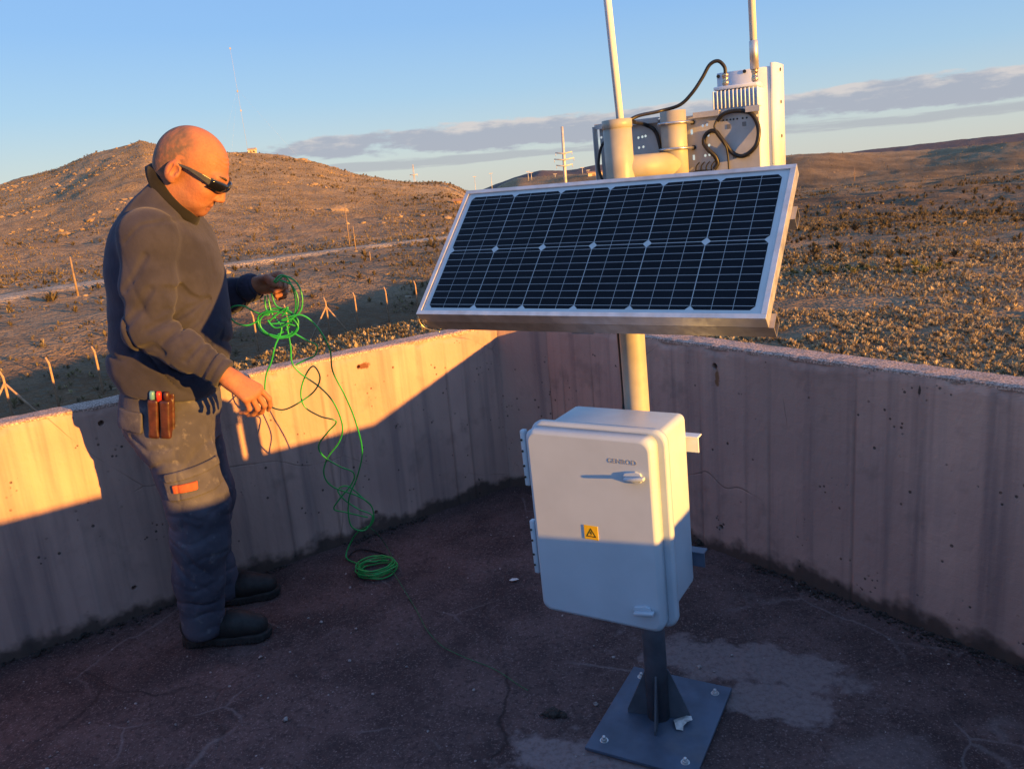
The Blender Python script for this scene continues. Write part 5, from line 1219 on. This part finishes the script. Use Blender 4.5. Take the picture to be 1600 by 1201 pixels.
# fence posts with cranked tops, standing in the ditch below the bank
fence = [(8, 40, 'leftmost, braced'), (80, 41.5, ''), (151, 43, ''), (400, 49, ''), (452, 50.5, ''), (513, 51.5, 'braced'), (558, 53, ''), (606, 54.5, ''), (652, 56.5, '')]
desc = ['leftmost fence post, concrete, with two slanting braces', 'concrete fence post second from the left edge', 'concrete fence post just left of the man\'s back', 'concrete fence post seen behind the held green loops, left one', 'concrete fence post seen behind the held green loops, right one', 'braced concrete fence post to the right of the hanging green cable', 'concrete fence post between the braced post and the solar panel, left one', 'concrete fence post between the braced post and the solar panel, right one', 'concrete fence post partly hidden by the panel\'s lower left corner']
for i, (px, r_, b_) in enumerate(fence):
    yy = {8: 600, 80: 580, 151: 562, 400: 520, 452: 515, 513: 500, 558: 492, 606: 482, 652: 470}[px]
    q = on_ray(px, yy, r_); z0 = gz(*q); H_ = 2.5; base_ = np.array([q[0], q[1], z0-.1])
    e = empty('fence_post', tuple(base_), desc[i], 'fence post', 'concrete posts of the boundary fence')
    m = MB(); w_ = .058; tilt = np.array([-.01, 0, 1.])
    m.tube([base_, base_+tilt*(H_-.30), base_+tilt*(H_-.24)+np.array([-.012, -.01, 0]), base_+tilt*H_+np.array([-.07, -.05, .02])], [w_, w_*.9, w_*.9, w_*.7], 6); m.build('shaft', CONCP, e)
    if 'braced' in b_:
        for sgn in (-1, 1):
            m = MB(); dv = np.array([.93*sgn, .36*sgn, 0]); f0 = base_[:2]+dv[:2]*1.25; m.tube([np.array([*f0, gz(*f0)-.1]), base_+tilt*(H_-.55)], .05, 6); m.build('brace', CONCP, e)
# fence wires
# telephone poles on the slope
def pole(px_b, py_b, px_t, py_t, label, arms=0, r0=.16, mat=WOOD):
    b = hit(px_b, py_b); dist = np.hypot(b[0], b[1]); d = _F*1250+_X*(px_t-800)+_Y*(600.5-py_t); t = dist/np.hypot(d[0], d[1]); top_z = CAM_H+d[2]*t
    e = empty('utility_pole', tuple(b), label, 'utility pole', 'utility poles on the plain')
    k = max(r0*.7, dist*.00045); m = MB(); m.tube([b-[0, 0, .5], np.array([b[0], b[1], top_z])], [k, k*.75], 8); m.build('shaft', mat, e)
    for j in range(arms):
        z = top_z-(.12+.16*j)*(top_z-b[2])*.6; L_ = (top_z-b[2])*.085
        m = MB(); m.box((b[0], b[1]-k, z), (L_*2*(1 if j else .8), k*.6, k*.7)); ao = m.build('crossarm', mat, e)
        for s_ in (-1, 1):
            m = MB(); c = np.array([b[0]+s_*L_*.9*(1 if j else .8), b[1]-k, z]); m.tube([c+[0, 0, k*.3], c-[0, 0, k*1.6]], [k*.35, k*.25], 6); m.build('insulator', STEELP, ao)
    return e
pole(122, 462, 109, 401, 'leaning wooden pole standing by the road behind the man\'s back')
pole(547, 388, 540, 325, 'taller wooden pole of the pair on the slope beyond the road', r0=.12)
pole(556, 391, 552, 353, 'shorter wooden pole of the pair on the slope beyond the road', r0=.12)
pole(579, 407, 577, 393, 'short wooden stake beside the road below the pole pair', r0=.12)
pole(1335, 283, 1334, 262, 'lone pole far out on the plain right of the panel')
# big tapered line tower with three pairs of arms
def tower(px_b, py_b, px_t, py_t, dist, label, w0, w1, arms, lattice=False):
    q = on_ray(px_b, py_b, dist); z0 = gz(*q); d = _F*1250+_X*(px_t-800)+_Y*(600.5-py_t); top = CAM_H+d[2]*dist/np.hypot(d[0], d[1]); b = np.array([q[0], q[1], z0-.5]); Hh = top-b[2]
    e = empty('line_tower', tuple(b), label, 'power pylon', 'power pylons on the plain')
    if not lattice:
        m = MB(); m.tube([b, b+[0, 0, Hh]], [w0, w1], 8); m.build('shaft', STEELP, e)
    else:
        for sx_, sy_ in ((-1, -1), (1, -1), (1, 1), (-1, 1)):
            m = MB(); m.tube([b+np.array([sx_*w0, sy_*w0, 0]), b+np.array([sx_*w1, sy_*w1, Hh])], w0*.16, 5); m.build('leg', STEELP, e)
        for j in range(9):
            t0, t1 = j/9, (j+1)/9; a0, a1 = w0+(w1-w0)*t0, w0+(w1-w0)*t1; m = MB(); m.tube([b+np.array([-a0, -a0, Hh*t0]), b+np.array([a1, -a1, Hh*t1]), ], w0*.09, 4); m.build('brace', STEELP, e)
    for fz, L_ in arms:
        m = MB(); c = b+np.array([0, -w0*.6, Hh*fz]); m.tube([c+np.array([-L_, 0, .5]), c, c+np.array([L_, 0, .5])], [w0*.26, w0*.40, w0*.26], 6); ao = m.build('crossarm', STEELP, e)
        for s_ in (-1, 1):
            m = MB(); c2 = c+np.array([s_*L_*.97, 0, .4]); m.tube([c2, c2-[0, 0, Hh*.035]], w0*.12, 5); m.build('insulator', STEELP, ao)
tower(884, 292, 879, 198, 300, 'tall tapered concrete power pylon rising behind the left part of the panel', .75, .45, [(.70, 3.0), (.63, 3.6), (.56, 3.0)])
tower(648, 286, 646, 257, 560, 'small lattice power pylon on the skyline between the man and the panel', .9, .25, [(.86, 2.6), (.70, 3.2), (.54, 2.6)], True)
# lamp posts of the distant settlement
far_px = [(742, 276, 'first'), (768, 271, 'second'), (826, 268, 'third'), (831, 270, 'fourth'), (868, 272, 'fifth'), (911, 262, 'sixth'), (920, 266, 'seventh')]
for px, pt, wd in far_px:
    q = on_ray(px, 284, 760); z0 = gz(*q); d = _F*1250+_X*(px-800)+_Y*(600.5-pt); top = CAM_H+d[2]*760/np.hypot(d[0], d[1]); b = np.array([q[0], q[1], z0-.5])
    e = empty('street_lamp', tuple(b), f'{wd} from the left of the thin lamp posts on the skyline behind the panel', 'street lamp', 'lamp posts on the skyline'); m = MB(); m.tube([b, np.array([b[0], b[1], top])], [.28, .20], 6); m.build('shaft', STEELP, e)
    m = MB(); m.box((b[0], b[1], top), (3.4, .5, .45)); m.build('lamp_head', STEELP, e)
# guyed mast on the hill, and the hut beside it
q = on_ray(389, 246, 440); z0 = gz(*q); d = _F*1250+_X*(365-800)+_Y*(600.5-74); top = CAM_H+d[2]*440/np.hypot(d[0], d[1])
b = np.array([q[0], q[1], z0-1]); mast = empty('radio_mast', tuple(b), 'very tall thin guyed radio mast on the hill behind the man', 'mast')
MASTM = simple('mast_paint', (.42, .40, .42), .7, 0, .1, .05, 0); topv = np.array([b[0]-1.0, b[1], top])
m = MB(); m.tube([b, topv], [.055, .04], 6); m.build('shaft', MASTM, mast)
for fz in (.99, .60, .42):
    c = b+(topv-b)*fz; m = MB(); m.box(c, (.55, .55, .9)); m.build('antenna_node', MASTM, mast)
for k_ in range(3):
    a = 2.1*k_+.5; m = MB(); f0 = b[:2]+np.array([math.cos(a), math.sin(a)])*26; m.tube([np.array([*f0, gz(*f0)]), b+(topv-b)*.62], .012, 4); m.build('guy_wire', STEELP, mast)
def hut(px, py, dist, w, dpt, h_, mat, roofm, label):
    q = on_ray(px, py, dist); z0 = gz(*q); b = np.array([q[0], q[1], z0-.6]); e = empty('hut', tuple(b), label, 'hut')
    m = MB(); m.box(b+[0, 0, h_/2], (w, dpt, h_)); m.build('wall', mat, e)
    m = MB(); z = b[2]+h_; x0, x1, y0, y1 = b[0]-w*.58, b[0]+w*.58, b[1]-dpt*.6, b[1]+dpt*.6
    m.add([(x0, y0, z), (x1, y0, z), (x1, y1, z), (x0, y1, z), (x0, b[1], z+h_*.4), (x1, b[1], z+h_*.4)], [(0, 1, 5, 4), (2, 3, 4, 5), (0, 4, 3), (1, 2, 5), (3, 2, 1, 0)]); m.build('roof', roofm, e)
    m = MB(); m.box((b[0]-w*.1, b[1]-dpt/2-.03, b[2]+h_*.42), (w*.22, .08, h_*.72)); m.build('door', WOOD, e)
    m = MB(); m.box((b[0]+w*.28, b[1]-dpt/2-.03, b[2]+h_*.58), (w*.2, .08, h_*.25)); m.build('window', BLACK, e)
HUTW = simple('hut_render', (.55, .46, .33), .9, 0, .1, 1, 0); HUTR = simple('hut_roof', (.42, .36, .30), .8, 0, .1, 1, 0); HUTB = simple('brick_hut', (.36, .20, .12), .9, 0, .15, 1, 0)
hut(396, 248, 432, 3.6, 3.0, 2.2, HUTW, HUTR, 'small pale hut beside the radio mast on the hilltop')
hut(718, 318, 250, 3.4, 3.0, 1.7, HUTB, HUTB, 'small reddish hut on the slope at the panel\'s left edge')
hut(930, 284, 700, 12, 6, 3.2, HUTW, HUTB, 'low distant building with red roof behind the grey plate')
